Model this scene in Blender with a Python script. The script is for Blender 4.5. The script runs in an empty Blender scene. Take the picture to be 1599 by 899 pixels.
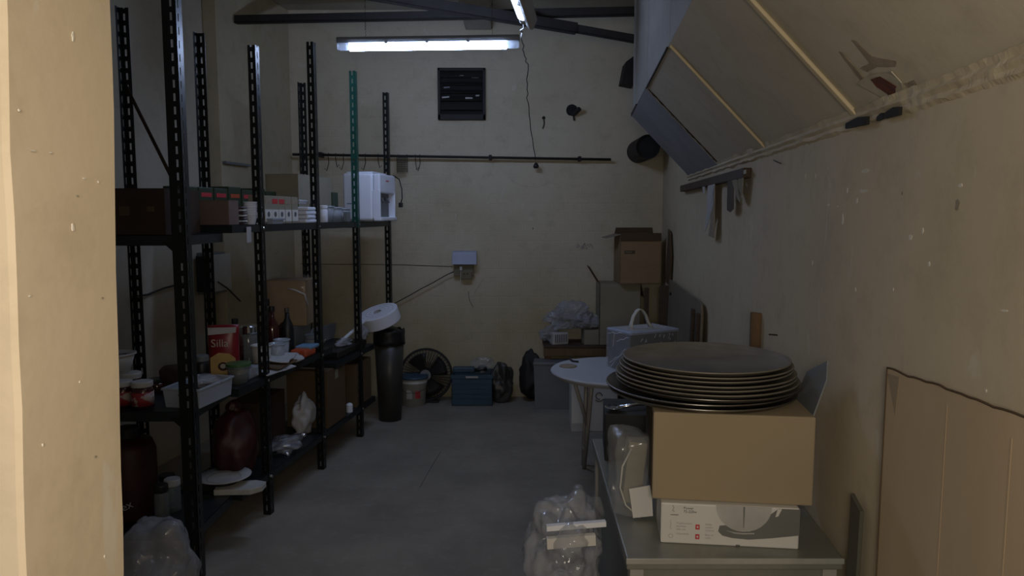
import bpy, bmesh, math, random
from mathutils import Vector, Matrix, noise
random.seed(7)
C = bpy.context.scene.collection
PI = math.pi
R = math.radians
# ---------------------------------------------------------------- camera, world, lights, exposure
CAMZ, PITCH, F = 1.55, R(5.69), 1155.0
cd = bpy.data.cameras.new('camera'); cam = bpy.data.objects.new('camera', cd); C.objects.link(cam)
cam.location = (0, 0, CAMZ); cam.rotation_euler = (PI/2 - PITCH, 0, 0)
cd.sensor_width = 36; cd.lens = F/1599*36; cd.clip_start = 0.02
bpy.context.scene.camera = cam
w = bpy.data.worlds.new('world'); bpy.context.scene.world = w; w.use_nodes = True
w.node_tree.nodes['Background'].inputs[0].default_value = (1.0, .92, .78, 1)
w.node_tree.nodes['Background'].inputs[1].default_value = 0.035
vs = bpy.context.scene.view_settings
vs.view_transform = 'Standard'; vs.look = 'None'; vs.exposure = 0.0; vs.gamma = 1.0; vs.use_curve_mapping = False
TUBE_STRENGTH = 56.0; TUBE2_STRENGTH = 15.0
# warm lamp of the front room, just behind and above the camera, shining through the open doorway
ld = bpy.data.lights.new('front_room_lamp', 'AREA'); ld.shape = 'DISK'; ld.size = 0.45
ld.energy = 14.5; ld.color = (1.0, .89, .74)
lo = bpy.data.objects.new('front_room_lamp', ld); C.objects.link(lo)
lo.location = (.02, -.28, 1.62)
lo.rotation_euler = (Vector((0.5, 2.0, 1.2)) - Vector(lo.location)).to_track_quat('-Z', 'Y').to_euler()

# ---------------------------------------------------------------- geometry helpers
sp, cp = math.sin(PITCH), math.cos(PITCH)
def ray(px, py):
    a = (px-799.5)/F; b = (449.5-py)/F
    return Vector((a, cp+b*sp, -sp+b*cp))
def at(px, py, Y):
    d = ray(px, py); return Vector((0, 0, CAMZ)) + d*(Y/d.y)
def onz(px, py, z):
    d = ray(px, py); return Vector((0, 0, CAMZ)) + d*((z-CAMZ)/d.z)
RA = R(8.6)
RD = Vector((math.sin(RA), math.cos(RA), 0)); RN = Vector((-math.cos(RA), math.sin(RA), 0)); RO = Vector((-1.81, 0, 0))
def rk(s, t, z): return RO + RD*s + RN*t + Vector((0, 0, z))
def S(px, t, py=335):
    d = ray(px, py); q = d.x/d.y
    return (1.81 + .9887*t + .1498*q*t)/(.1498 - .9887*q)
RZ = -RA
def XR(Y): return .68 + .0926*Y
WA = math.atan(.0926)
YB = 6.2

class MB:
    def __init__(s): s.bm = bmesh.new()
    def box(s, x0, x1, y0, y1, z0, z1, rot=None, piv=None):
        r = bmesh.ops.create_cube(s.bm, size=1)
        bmesh.ops.scale(s.bm, vec=(x1-x0, y1-y0, z1-z0), verts=r['verts'])
        bmesh.ops.translate(s.bm, vec=((x0+x1)/2, (y0+y1)/2, (z0+z1)/2), verts=r['verts'])
        if rot is not None: bmesh.ops.rotate(s.bm, cent=piv or ((x0+x1)/2, (y0+y1)/2, (z0+z1)/2), matrix=rot, verts=r['verts'])
        return s
    def lathe(s, prof, n=28, loc=(0, 0, 0), close=True, rot=None):
        rings = []; L = Vector(loc)
        for r, z in prof:
            if r < 1e-5:
                v = Vector((0, 0, z)); v = rot @ v if rot else v
                rings.append([s.bm.verts.new(v+L)]); continue
            ring = []
            for i in range(n):
                v = Vector((r*math.cos(2*PI*i/n), r*math.sin(2*PI*i/n), z)); v = rot @ v if rot else v
                ring.append(s.bm.verts.new(v+L))
            rings.append(ring)
        for a, b in zip(rings, rings[1:]):
            if len(a) == 1 and len(b) == 1: continue
            for i in range(n):
                j = (i+1) % n
                if len(a) == 1: s.bm.faces.new((a[0], b[j], b[i]))
                elif len(b) == 1: s.bm.faces.new((a[i], a[j], b[0]))
                else: s.bm.faces.new((a[i], a[j], b[j], b[i]))
        return s
    def tube(s, pts, r, n=8, cap=True):
        pts = [Vector(p) for p in pts]; prev = None; up = None
        for k, p in enumerate(pts):
            if k == 0: t = pts[1]-p
            elif k == len(pts)-1: t = p-pts[k-1]
            else: t = pts[k+1]-pts[k-1]
            t.normalize()
            if up is None: up = Vector((0, 0, 1)) if abs(t.z) < .9 else Vector((1, 0, 0))
            x = t.cross(up).normalized(); y = x.cross(t).normalized(); up = y
            rr = r[k] if isinstance(r, (list, tuple)) else r
            ring = [s.bm.verts.new(p + (x*math.cos(2*PI*i/n) + y*math.sin(2*PI*i/n))*rr) for i in range(n)]
            if prev:
                for i in range(n): s.bm.faces.new((prev[i], prev[(i+1) % n], ring[(i+1) % n], ring[i]))
            elif cap: s.bm.faces.new(ring[::-1])
            prev = ring
        if cap: s.bm.faces.new(prev)
        return s
    def prism(s, pts, vec):                       # polygon (3D points) extruded by vec
        vec = Vector(vec); a = [s.bm.verts.new(Vector(p)) for p in pts]; b = [s.bm.verts.new(Vector(p)+vec) for p in pts]
        s.bm.faces.new(a[::-1]); s.bm.faces.new(b); n = len(a)
        for i in range(n): s.bm.faces.new((a[i], a[(i+1) % n], b[(i+1) % n], b[i]))
        return s
    def blob(s, c, r, amp=.25, freq=6, sub=4, seed=0, flat=None, crease=True):
        q = bmesh.ops.create_icosphere(s.bm, subdivisions=sub, radius=1)
        c = Vector(c)
        for v in q['verts']:
            d = v.co.normalized(); o = Vector((seed*3.1, seed*1.7, seed))
            p = Vector((d.x*r[0], d.y*r[1], d.z*r[2]))
            n1 = noise.noise(d*1.6+o)
            if crease:
                q_ = p*freq*1.5+o; q_ = q_+Vector((noise.noise(q_*1.3), noise.noise(q_*1.3+Vector((7, 0, 0))), noise.noise(q_*1.3+Vector((0, 7, 0)))))*.5
                dd = noise.voronoi(q_)[0]; n2 = min(dd[1]-dd[0], .5)*1.3-.25; d3 = noise.voronoi(p*freq*4+o)[0]; n3 = -(d3[1]-d3[0])*.8
            else: n2 = noise.noise(p*freq*2+o); n3 = 0
            p = p*(1 + amp*n1*1.3 + amp*.8*n2 - amp*.35*n3)
            if flat is not None and p.z < flat: p.z = flat + (p.z-flat)*.03
            v.co = p + c
        return s
    def pillow(s, r, amp=.012, freq=14, sub=5, seed=0, pw=.45):
        q = bmesh.ops.create_icosphere(s.bm, subdivisions=sub, radius=1)
        for v in q['verts']:
            d = v.co.normalized(); e = Vector([math.copysign(abs(c)**pw, c) for c in d]); e = e/max(abs(c) for c in e)*(.96+.04*d.length)
            e = e.lerp(d*1.15, .35); p = Vector((e.x*r[0], e.y*r[1], e.z*r[2])); o = Vector((seed*2.3, seed, 0))
            dd = noise.voronoi(p*freq+o)[0]; p += d*(dd[1]-dd[0]-.3)*amp + d*noise.noise(p*freq*.6+o)*amp*1.3
            p.z = max(p.z, -r[2]); v.co = p
        return s
    def sheet(s, f, nu, nv):                      # f(u,v)->point
        g = [[s.bm.verts.new(Vector(f(i/nu, j/nv))) for j in range(nv+1)] for i in range(nu+1)]
        for i in range(nu):
            for j in range(nv): s.bm.faces.new((g[i][j], g[i+1][j], g[i+1][j+1], g[i][j+1]))
        return s
    def build(s, name, m, parent=None, smooth=False, bev=0, solid=0, loc=None, rz=0, segs=2):
        bmesh.ops.recalc_face_normals(s.bm, faces=s.bm.faces)
        me = bpy.data.meshes.new(name); s.bm.to_mesh(me); s.bm.free()
        if smooth:
            for p in me.polygons: p.use_smooth = True
        o = bpy.data.objects.new(name, me); C.objects.link(o)
        if m: me.materials.append(m)
        if parent: o.parent = parent
        if loc is not None: o.location = loc; o.rotation_euler.z = rz
        if solid:
            q = o.modifiers.new('s', 'SOLIDIFY'); q.thickness = solid; q.offset = 0
        if bev:
            q = o.modifiers.new('b', 'BEVEL'); q.width = bev; q.segments = segs; q.limit_method = 'ANGLE'; q.angle_limit = R(40)
        return o
def tag(o, label, cat, group=None, kind=None):
    if label: o['label'] = label
    if cat: o['category'] = cat
    if group: o['group'] = group
    if kind: o['kind'] = kind
    return o
def thing(name, label, cat, loc=(0, 0, 0), rz=0, group=None):
    o = bpy.data.objects.new(name, None); C.objects.link(o); o.location = loc; o.rotation_euler = (0, 0, rz)
    o.empty_display_size = .05
    return tag(o, label, cat, group)
def struct(o): o['kind'] = 'structure'; return o
def copy_tree(o, parent=None):
    c = o.copy(); C.objects.link(c)
    if parent: c.parent = parent
    for ch in [x for x in bpy.data.objects if x.parent == o]: copy_tree(ch, c)
    return c
def text(parent, s, size, m, loc, rot, name='lettering'):
    cu = bpy.data.curves.new(name, 'FONT'); cu.body = s; cu.size = size; cu.extrude = .0003; cu.resolution_u = 3
    o = bpy.data.objects.new(name, cu); C.objects.link(o); cu.materials.append(m); o.parent = parent
    o.location = loc; o.rotation_euler = rot
    dg = bpy.context.evaluated_depsgraph_get(); dg.update()
    me = bpy.data.meshes.new_from_object(o.evaluated_get(dg)); me.name = name
    n = bpy.data.objects.new(name, me); C.objects.link(n); n.parent = parent; n.location = loc; n.rotation_euler = rot
    bpy.data.objects.remove(o); return n

# ---------------------------------------------------------------- materials
def mat(name, col, rough=.6, metal=0, var=.25, scale=6, col2=None, bump=.0, bscale=60, alpha=1, spec=.5, trans=0, coat=0, stretch=None, lo_=.35, hi_=.7):
    m = bpy.data.materials.new(name); m.use_nodes = True; nt = m.node_tree; N = nt.nodes; L = nt.links
    b = N['Principled BSDF']; b.inputs['Roughness'].default_value = rough; b.inputs['Metallic'].default_value = metal
    b.inputs['Specular IOR Level'].default_value = spec; b.inputs['Alpha'].default_value = alpha
    b.inputs['Transmission Weight'].default_value = trans; b.inputs['Coat Weight'].default_value = coat
    tc = N.new('ShaderNodeTexCoord'); src = tc.outputs['Object']
    if stretch:
        mp = N.new('ShaderNodeMapping'); mp.inputs['Scale'].default_value = stretch; L.new(src, mp.inputs['Vector']); src = mp.outputs[0]
    n = N.new('ShaderNodeTexNoise'); n.inputs['Scale'].default_value = scale; n.inputs['Detail'].default_value = 6; n.inputs['Roughness'].default_value = .6
    L.new(src, n.inputs['Vector'])
    mr = N.new('ShaderNodeMapRange'); mr.inputs['From Min'].default_value = lo_; mr.inputs['From Max'].default_value = hi_
    L.new(n.outputs['Fac'], mr.inputs['Value'])
    mx = N.new('ShaderNodeMix'); mx.data_type = 'RGBA'
    c2 = col2 or tuple(c*(1-var) for c in col)
    mx.inputs[6].default_value = (*col, 1); mx.inputs[7].default_value = (*c2, 1); L.new(mr.outputs[0], mx.inputs[0]); L.new(mx.outputs[2], b.inputs['Base Color'])
    m['mix'] = mx.name
    if bump:
        n2 = N.new('ShaderNodeTexNoise'); n2.inputs['Scale'].default_value = bscale; n2.inputs['Detail'].default_value = 4; L.new(src, n2.inputs['Vector'])
        bp = N.new('ShaderNodeBump'); bp.inputs['Strength'].default_value = bump; bp.inputs['Distance'].default_value = .002
        L.new(n2.outputs['Fac'], bp.inputs['Height']); L.new(bp.outputs[0], b.inputs['Normal'])
    return m
def emit(name, col, st):
    m = bpy.data.materials.new(name); m.use_nodes = True; b = m.node_tree.nodes['Principled BSDF']
    b.inputs['Base Color'].default_value = (.9, .9, .9, 1); b.inputs['Emission Color'].default_value = (*col, 1); b.inputs['Emission Strength'].default_value = st
    return m
def wallmat(name, col, dirt, brick=False, chips=True):
    """painted plaster: broad stains, fine grime, small pale chips, optional faint painted brick courses"""
    m = mat(name, col, .75, 0, col2=dirt, scale=1.1, bump=.25, bscale=45, lo_=.45, hi_=.8, spec=.25)
    nt = m.node_tree; N = nt.nodes; L = nt.links; b = N['Principled BSDF']; mx = N[m['mix']]
    tc = N['Texture Coordinate']
    n = N.new('ShaderNodeTexNoise'); n.inputs['Scale'].default_value = 9; n.inputs['Detail'].default_value = 8; n.inputs['Roughness'].default_value = .7
    L.new(tc.outputs['Object'], n.inputs['Vector'])
    r = N.new('ShaderNodeMapRange'); r.inputs['From Min'].default_value = .5; r.inputs['From Max'].default_value = .85; L.new(n.outputs['Fac'], r.inputs['Value'])
    r.inputs['To Max'].default_value = .6
    m2 = N.new('ShaderNodeMix'); m2.data_type = 'RGBA'; L.new(r.outputs[0], m2.inputs[0]); L.new(mx.outputs[2], m2.inputs[6]); m2.inputs[7].default_value = (*[c*.72 for c in dirt], 1)
    last = m2.outputs[2]
    if chips:
        mp = N.new('ShaderNodeMapping'); mp.inputs['Scale'].default_value = (1, 1, .55); L.new(tc.outputs['Object'], mp.inputs['Vector'])
        v = N.new('ShaderNodeTexNoise'); v.inputs['Scale'].default_value = 13; v.inputs['Detail'].default_value = 3; v.inputs['Distortion'].default_value = .6; L.new(mp.outputs[0], v.inputs['Vector'])
        r2 = N.new('ShaderNodeMapRange'); r2.inputs['From Min'].default_value = .68; r2.inputs['From Max'].default_value = .72; r2.inputs['To Max'].default_value = .5; L.new(v.outputs['Fac'], r2.inputs['Value'])
        m3 = N.new('ShaderNodeMix'); m3.data_type = 'RGBA'; L.new(r2.outputs[0], m3.inputs[0]); L.new(last, m3.inputs[6]); m3.inputs[7].default_value = (.62, .58, .50, 1); last = m3.outputs[2]
    L.new(last, b.inputs['Base Color'])
    if brick:
        sx_ = N.new('ShaderNodeSeparateXYZ'); L.new(tc.outputs['Object'], sx_.inputs[0])
        rz_ = N.new('ShaderNodeMapRange'); rz_.inputs['From Min'].default_value = 1.05; rz_.inputs['From Max'].default_value = .65; rz_.inputs['To Max'].default_value = .8; L.new(sx_.outputs['Z'], rz_.inputs['Value'])
        nn = N.new('ShaderNodeTexNoise'); nn.inputs['Scale'].default_value = 3; nn.inputs['Detail'].default_value = 5; L.new(tc.outputs['Object'], nn.inputs['Vector'])
        mu = N.new('ShaderNodeMath'); mu.operation = 'MULTIPLY'; L.new(rz_.outputs[0], mu.inputs[0]); L.new(nn.outputs['Fac'], mu.inputs[1])
        m4 = N.new('ShaderNodeMix'); m4.data_type = 'RGBA'; L.new(mu.outputs[0], m4.inputs[0]); L.new(last, m4.inputs[6]); m4.inputs[7].default_value = (.36, .29, .13, 1); last = m4.outputs[2]; L.new(last, b.inputs['Base Color'])
        mp = N.new('ShaderNodeMapping'); mp.inputs['Rotation'].default_value = (-PI/2, 0, 0); L.new(tc.outputs['Object'], mp.inputs['Vector'])
        bt = N.new('ShaderNodeTexBrick'); bt.inputs['Scale'].default_value = 1; bt.inputs['Brick Width'].default_value = .23; bt.inputs['Row Height'].default_value = .078
        bt.inputs['Mortar Size'].default_value = .006; bt.inputs['Mortar Smooth'].default_value = .8; L.new(mp.outputs[0], bt.inputs['Vector'])
        old = [n_ for n_ in N if n_.type == 'BUMP'][0]
        bp = N.new('ShaderNodeBump'); bp.inputs['Strength'].default_value = .22; bp.inputs['Distance'].default_value = .004; bp.invert = True
        L.new(bt.outputs['Fac'], bp.inputs['Height']); L.new(old.outputs[0], bp.inputs['Normal']); L.new(bp.outputs[0], b.inputs['Normal'])
    return m
M = {}
M['back'] = wallmat('painted_brick', (.56, .50, .375), (.44, .385, .26), brick=True)
M['side'] = wallmat('painted_plaster', (.58, .50, .36), (.46, .39, .26))
M['left'] = wallmat('left_wall_plaster', (.52, .47, .37), (.42, .375, .28), chips=False)
M['jamb'] = wallmat('jamb_plaster', (.60, .50, .365), (.52, .43, .30))
M['pil'] = wallmat('pilaster_plaster', (.46, .40, .28), (.36, .31, .20), chips=False)
M['ceil'] = mat('ceiling_plaster', (.42, .38, .31), .85, var=.3, scale=2, bump=.2)
M['soffit'] = wallmat('soffit_board', (.58, .52, .40), (.46, .40, .29), chips=True)
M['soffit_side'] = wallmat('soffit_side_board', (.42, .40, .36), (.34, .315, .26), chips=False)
M['grey_board'] = mat('grey_sheet', (.27, .28, .31), .6, var=.25, scale=4)
M['cream'] = mat('cream_batten', (.62, .52, .34), .7, var=.2, scale=10)
M['floor'] = mat('concrete_floor', (.31, .275, .222), .62, col2=(.21, .188, .155), scale=2.2, bump=.15, bscale=25, spec=.4)
def _floor_scratch():
    m = M['floor']; nt = m.node_tree; N = nt.nodes; L = nt.links; b = N['Principled BSDF']; mx = N[m['mix']]
    n = N.new('ShaderNodeTexNoise'); n.inputs['Scale'].default_value = 14; n.inputs['Detail'].default_value = 9; n.inputs['Roughness'].default_value = .75
    L.new(N['Texture Coordinate'].outputs['Object'], n.inputs['Vector'])
    r = N.new('ShaderNodeMapRange'); r.inputs['From Min'].default_value = .52; r.inputs['From Max'].default_value = .8; r.inputs['To Max'].default_value = .7; L.new(n.outputs['Fac'], r.inputs['Value'])
    m2 = N.new('ShaderNodeMix'); m2.data_type = 'RGBA'; L.new(r.outputs[0], m2.inputs[0]); L.new(mx.outputs[2], m2.inputs[6]); m2.inputs[7].default_value = (.38, .35, .30, 1)
    L.new(m2.outputs[2], b.inputs['Base Color'])
_floor_scratch()
M['steel_dark'] = mat('dark_painted_steel', (.013, .015, .014), .38, .3, var=.4, scale=25, bump=.05)
M['steel_green'] = mat('green_painted_steel', (.012, .085, .062), .4, .2, var=.4, scale=25)
M['shelf_steel'] = mat('shelf_steel', (.028, .034, .036), .42, .4, var=.45, scale=12)
M['beam_steel'] = mat('rusty_beam_steel', (.022, .018, .016), .8, .0, var=.4, scale=14)
M['kraft'] = mat('kraft_cardboard', (.31, .215, .12), .85, var=.12, scale=5, stretch=(1, 1, 8), bump=.06, bscale=90, spec=.2)
M['kraft_plain'] = mat('plain_kraft_cardboard', (.34, .27, .175), .85, var=.08, scale=3, bump=.05, bscale=80, spec=.2)
M['kraft_dark'] = mat('dark_brown_strip', (.13, .085, .048), .85, var=.2, scale=6, bump=.05, spec=.2)
M['kraft_grey'] = mat('dusty_cardboard', (.30, .27, .20), .9, var=.15, scale=5, spec=.2)
M['kraft_red'] = mat('old_reddish_cardboard', (.060, .038, .025), .9, var=.3, scale=7, spec=.2)
M['inner'] = mat('cardboard_inside', (.11, .075, .045), .9, var=.2, spec=.2)
M['sheet'] = mat('weathered_cardboard_sheet', (.50, .385, .255), .85, col2=(.44, .335, .215), scale=2, stretch=(1, 2, .8), bump=.05, spec=.2)
M['wood'] = mat('raw_wood', (.17, .10, .048), .7, var=.35, scale=9, stretch=(6, 6, .8))
M['wood_dark'] = mat('dark_wood', (.075, .048, .03), .7, var=.35, scale=9, stretch=(1, 1, 5))
M['white'] = mat('white_plastic', (.80, .83, .92), .35, var=.05, scale=5)
M['foam'] = mat('white_foam', (.78, .80, .86), .7, var=.06, scale=8)
M['offwhite'] = mat('dusty_white_plastic', (.52, .51, .47), .5, var=.2, scale=8)
M['print_white'] = mat('white_printed_carton', (.66, .64, .60), .5, var=.06, scale=6)
M['carton_grey'] = mat('grey_carton_face', (.17, .17, .155), .55, var=.15, scale=5)
M['ink'] = mat('grey_ink', (.12, .12, .12), .6, var=0)
M['ink_light'] = mat('pale_ink', (.42, .41, .39), .6, var=0)
M['red_print'] = mat('red_print', (.55, .04, .05), .5, var=.1)
M['chrome'] = mat('chrome', (.75, .76, .78), .15, 1, var=.1)
M['pan'] = mat('dark_seasoned_pan', (.17, .15, .12), .5, .4, col2=(.27, .245, .20), scale=7, stretch=(1, 1, 6), bump=.05, bscale=60)
M['pan_rim'] = mat('worn_aluminium', (.32, .30, .27), .32, .9, var=.4, scale=9)
M['black'] = mat('black_plastic', (.012, .012, .013), .45, var=.3, scale=9)
M['black_rub'] = mat('black_rubber', (.02, .019, .018), .7, var=.3, scale=9)
M['grey_bin'] = mat('grey_plastic', (.17, .18, .185), .55, var=.2, scale=5)
M['blue_crate'] = mat('blue_plastic', (.035, .085, .125), .5, var=.3, scale=9)
M['blue_lid'] = mat('dark_blue_lid', (.045, .085, .13), .45, var=.25, scale=9)
M['bluegrey'] = mat('pale_blue_metal', (.42, .47, .62), .5, var=.08, scale=9)
M['brown_bak'] = mat('brown_socket_plastic', (.16, .14, .085), .5, var=.3, scale=20)
M['darkred'] = mat('dark_red_plastic', (.048, .008, .007), .5, var=.35, scale=9)
M['darkred_glass'] = mat('dark_red_glass', (.055, .010, .008), .12, var=.35, scale=9, coat=.5)
M['red_pack'] = mat('glossy_red_pack', (.24, .015, .022), .35, var=.2, scale=12)
M['yellow'] = mat('yellow_print', (.55, .36, .12), .5, var=.15, scale=20)
M['cream_pack'] = mat('cream_pack', (.5, .44, .34), .5, var=.1, scale=9)
M['orange'] = mat('orange_pack', (.50, .085, .03), .4, var=.2, scale=12)
M['skyblue'] = mat('sky_blue_pack', (.20, .36, .55), .4, var=.2, scale=12)
M['teagreen'] = mat('dark_green_carton', (.03, .05, .022), .5, var=.3, scale=12)
M['green'] = mat('green_plastic', (.06, .14, .05), .4, var=.2, scale=12)
M['clear'] = mat('clear_plastic', (.62, .66, .72), .16, var=.1, alpha=.42, spec=.8)
M['tubclear'] = mat('frosted_plastic_tub', (.45, .50, .56), .3, var=.1, alpha=.72, spec=.6)
M['film'] = mat('crumpled_clear_film', (.50, .52, .57), .14, var=.15, scale=12, alpha=.44, spec=1.0, coat=.8)
M['film2'] = mat('thin_clear_film', (.55, .56, .56), .18, var=.15, scale=12, alpha=.24, spec=1.0, coat=.6)
M['cloth'] = mat('cream_strap', (.62, .60, .53), .8, var=.1, scale=20)
M['glass'] = mat('dusty_glass', (.25, .28, .28), .08, var=.1, alpha=.45, spec=.9)
M['film3'] = mat('tight_clear_wrap', (.55, .56, .56), .15, var=.1, alpha=.08, spec=1.0, coat=.5)
M['dusty_film'] = mat('dusty_grey_film', (.055, .052, .045), .4, var=.3, scale=12, bump=.1)
M['paper'] = mat('paper', (.48, .47, .46), .7, var=.2, scale=12)
M['rust'] = mat('rusty_hole', (.13, .035, .018), .9, var=.4, scale=18)
M['stain'] = mat('brown_water_stain', (.34, .27, .19), .85, var=.3, scale=26)
M['plaster'] = mat('broken_plaster', (.47, .42, .32), .9, var=.2, scale=30, bump=.5, bscale=40)
M['void'] = mat('dark_gap', (.012, .012, .012), .9, var=.2)
M['counter'] = mat('dull_steel_counter', (.27, .27, .235), .38, .25, var=.25, scale=5)
M['counter_edge'] = mat('pale_counter_edge', (.46, .46, .41), .4, .2, var=.3, scale=9)
M['tabletop'] = mat('pale_plastic_tabletop', (.50, .51, .56), .4, var=.08, scale=4)
M['leg_grey'] = mat('pale_painted_tube', (.40, .38, .35), .4, .1, var=.2, scale=12)
M['glove'] = mat('light_cable', (.55, .53, .47), .6, var=.1)
M['tube_on'] = emit('lit_tube', (.50, .64, 1.0), TUBE_STRENGTH); M['tube_on2'] = emit('lit_tube_near', (.50, .64, 1.0), TUBE2_STRENGTH)
M['conc'] = mat('pale_concrete_beam', (.40, .37, .32), .85, var=.2, scale=4, bump=.1)
M['panel_brown'] = mat('dull_brown_panel', (.20, .165, .12), .7, var=.2, scale=4)
M['dark_olive'] = mat('dark_olive_shadow', (.10, .095, .07), .8, var=.2)
M['insul'] = mat('chequered_label', (.10, .10, .12), .6, var=.3)

# ---------------------------------------------------------------- room shell
def plane_wall(name, pts, th, m):
    """vertical wall through plan points pts (list of x,y), z0..z1, thickness vector th"""
    o = MB().prism(pts, th).build(name, m); return struct(o)
struct(MB().box(-3.2, 1.7, -1.6, YB+.2, -.1, 0).build('floor', M['floor']))
struct(MB().box(-3.2, 1.9, .6, YB+.2, 3.2, 3.35).build('ceiling', M['ceil']))
struct(MB().box(-2.3, 1.6, YB, YB+.15, 0, 3.2).build('wall_back', M['back']))
cl = at(455, 200, YB).x                     # left back corner
tl = math.tan(RA)
def XL(Y, off=0): return cl - tl*(YB-Y) - off/math.cos(RA)
y0 = .76
struct(MB().prism([(XL(y0, .1), y0, 0), (XL(YB, .1), YB, 0), (XL(YB, .1)-.15, YB, 0), (XL(y0, .1)-.15, y0, 0)], (0, 0, 3.2)).build('wall_left', M['left']))
yp = 5.12
struct(MB().prism([(XL(yp, .098), yp, 0), (XL(yp), yp-.01, 0), (XL(YB-.002), YB-.002, 0), (XL(YB-.002, .098), YB-.002, 0)], (0, 0, 3.199)).build('trim_1', M['pil'], bev=.006))
struct(MB().prism([(XR(-.3), -.3, 0), (XR(YB+.1), YB+.1, 0), (XR(YB+.1)+.15, YB+.1, 0), (XR(-.3)+.15, -.3, 0)], (0, 0, 3.2)).build('wall_right', M['side']))
# doorway wall: jamb whose thickness is seen on the left, slightly out of plumb, worn edge
mb = MB()
nz = 60
for (ya, yb) in ((.60, .762),):
    cols = []
    for k in range(nz+1):
        z = 3.2*k/nz
        e = -.4155 + .035*(z-1.2)*.9
        w1 = noise.noise(Vector((0, 0, z*9)))*.0022; w2 = noise.noise(Vector((5, 0, z*7)))*.0022
        cols.append([mb.bm.verts.new(p) for p in ((-3.2, ya, z), (e+w1-.004, ya, z), (e+w1, ya+.004, z), (e+w2, yb-.004, z), (e+w2-.004, yb, z), (-3.2, yb, z))])
    for a, b in zip(cols, cols[1:]):
        for i in range(6): mb.bm.faces.new((a[i], a[(i+1) % 6], b[(i+1) % 6], b[i]))
    mb.bm.faces.new(cols[0]); mb.bm.faces.new(cols[-1][::-1])
struct(mb.build('wall_front', M['jamb']))
# concrete beam under the ceiling, running to the back wall
struct(MB().box(at(727, 58, YB).x, at(768, 58, YB).x, 3.0, YB-.003, 3.04, 3.199).build('trim_2', M['conc'], bev=.01))

# ---------------------------------------------------------------- sloping boxed soffit on the right wall (boards, battens, side)
SR, SH = .365, 1.79            # run of slope, height at the wall
def sof(Y, t, up=0): return Vector((XR(Y)-t, Y, SH + t*1.02 + up))
so = thing('sloping_soffit', None, None, (0, 0, 0)); struct(so); so.name = 'trim_3'
joints = [-.25, .9, 1.845, 2.74, 3.66, 4.66]
for i, (a, b) in enumerate(zip(joints, joints[1:])):
    g = .006
    last = i == 4
    m_ = M['grey_board'] if last else M['soffit']
    dz = -.010 if last else 0.0
    n_ = Vector((-.714, 0, -.70))
    pts = [sof(a+g, .0), sof(b-g, .0), sof(b-g, SR), sof(a+g, SR)]
    pts = [p + n_*(-dz) for p in pts]
    o = MB().prism(pts, -n_*.012).build('board', m_, so, bev=.002)
    if last: o['label'] = 'bluish grey board at the far end'
    if i in (1, 2):                       # cream cover strip on the joint
        wd = .006 if i == 2 else .011
        p0, p1 = sof(b, .006), sof(b, SR-.004)
        d = Vector((0, wd, 0))
        o = MB().prism([p0-d, p0+d, p1+d, p1-d], n_*.010).build('cover_strip', M['cream'], so, bev=.003)
    # side boards above
    p0, p1 = sof(a+g, SR), sof(b-g, SR)
    MB().prism([p0, p1, Vector((p1.x, p1.y, 3.195)), Vector((p0.x, p0.y, 3.195))], (.012, 0, 0)).build('side_board', M['soffit_side'], so, bev=.002)
# rusty seam of the grey board and far closing edge
mb = MB()
pp = []
for k in range(41):
    t = SR*(k/40)*.97+.004; pp.append(sof(3.66 + noise.noise(Vector((k*.7, 3, 0)))*.012, t) + Vector((-.001, 0, -.001)))
mb.tube(pp, [.002+.0045*abs(noise.noise(Vector((k*.9, 0, 7))))*2.2 for k in range(41)], 6)
mb.build('rusty_seam', M['kraft_red'], so)
mb = MB(); mb.tube([sof(2.8, SR)+Vector((-.002, 0, -.002)), sof(3.66, SR)+Vector((-.003, 0, -.003)), sof(4.66, SR)+Vector((-.003, 0, -.003))], .0045, 6)
for k in range(7):
    p = sof(4.3+k*.06, SR); mb.box(p.x-.008, p.x+.004, p.y-.014, p.y+.014, p.z-.008, p.z+.012)
mb.build('edge_angle', M['beam_steel'], so)
struct(so)
# broken hole with stains in the near board
n_ = Vector((-.714, 0, -.70))
def sofpx(px, py):                        # pixel onto slope plane, once, at build time
    d = ray(px, py); o = Vector((0, 0, CAMZ)); P0 = sof(2, 0); e1 = (sof(3, 0)-sof(2, 0)); e2 = (sof(2, .3)-sof(2, 0)); nn = e1.cross(e2).normalized()
    return o + d*((P0-o).dot(nn)/d.dot(nn))
def patch(pts, m, name, off, th=.002, jag=.0, parent=so):
    P = [sofpx(*p) for p in pts]; Q = []
    for a, b in zip(P, P[1:]+P[:1]):
        for k in range(3):
            q = a.lerp(b, k/3); Q.append(q + Vector((noise.noise(q*60), noise.noise(q*60+Vector((9, 0, 0))), 0))*jag)
    Q = [q + n_*off for q in Q]
    return MB().prism(Q, n_*th).build(name, m, parent)
patch([(1340, 128), (1362, 112), (1395, 110), (1410, 128), (1412, 150), (1398, 160), (1360, 140)], M['plaster'], 'broken_plaster', .001, .0025, .004)
patch([(1360, 122), (1376, 117), (1402, 133), (1399, 143), (1396, 153), (1385, 143), (1372, 134)], M['rust'], 'rusty_hole', .0036, .001, .004)
patch([(1330, 62), (1338, 64), (1362, 88), (1400, 95), (1398, 104), (1370, 104), (1355, 112), (1345, 106), (1358, 98)], M['stain'], 'stain', .0006, .0004, .003)
patch([(1310, 80), (1316, 82), (1345, 115), (1358, 134), (1350, 134), (1336, 116)], M['stain'], 'stain', .0007, .0004, .003)
patch([(1412, 130), (1428, 124), (1440, 142), (1425, 142)], M['stain'], 'stain', .0008, .0004, .003)
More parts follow.
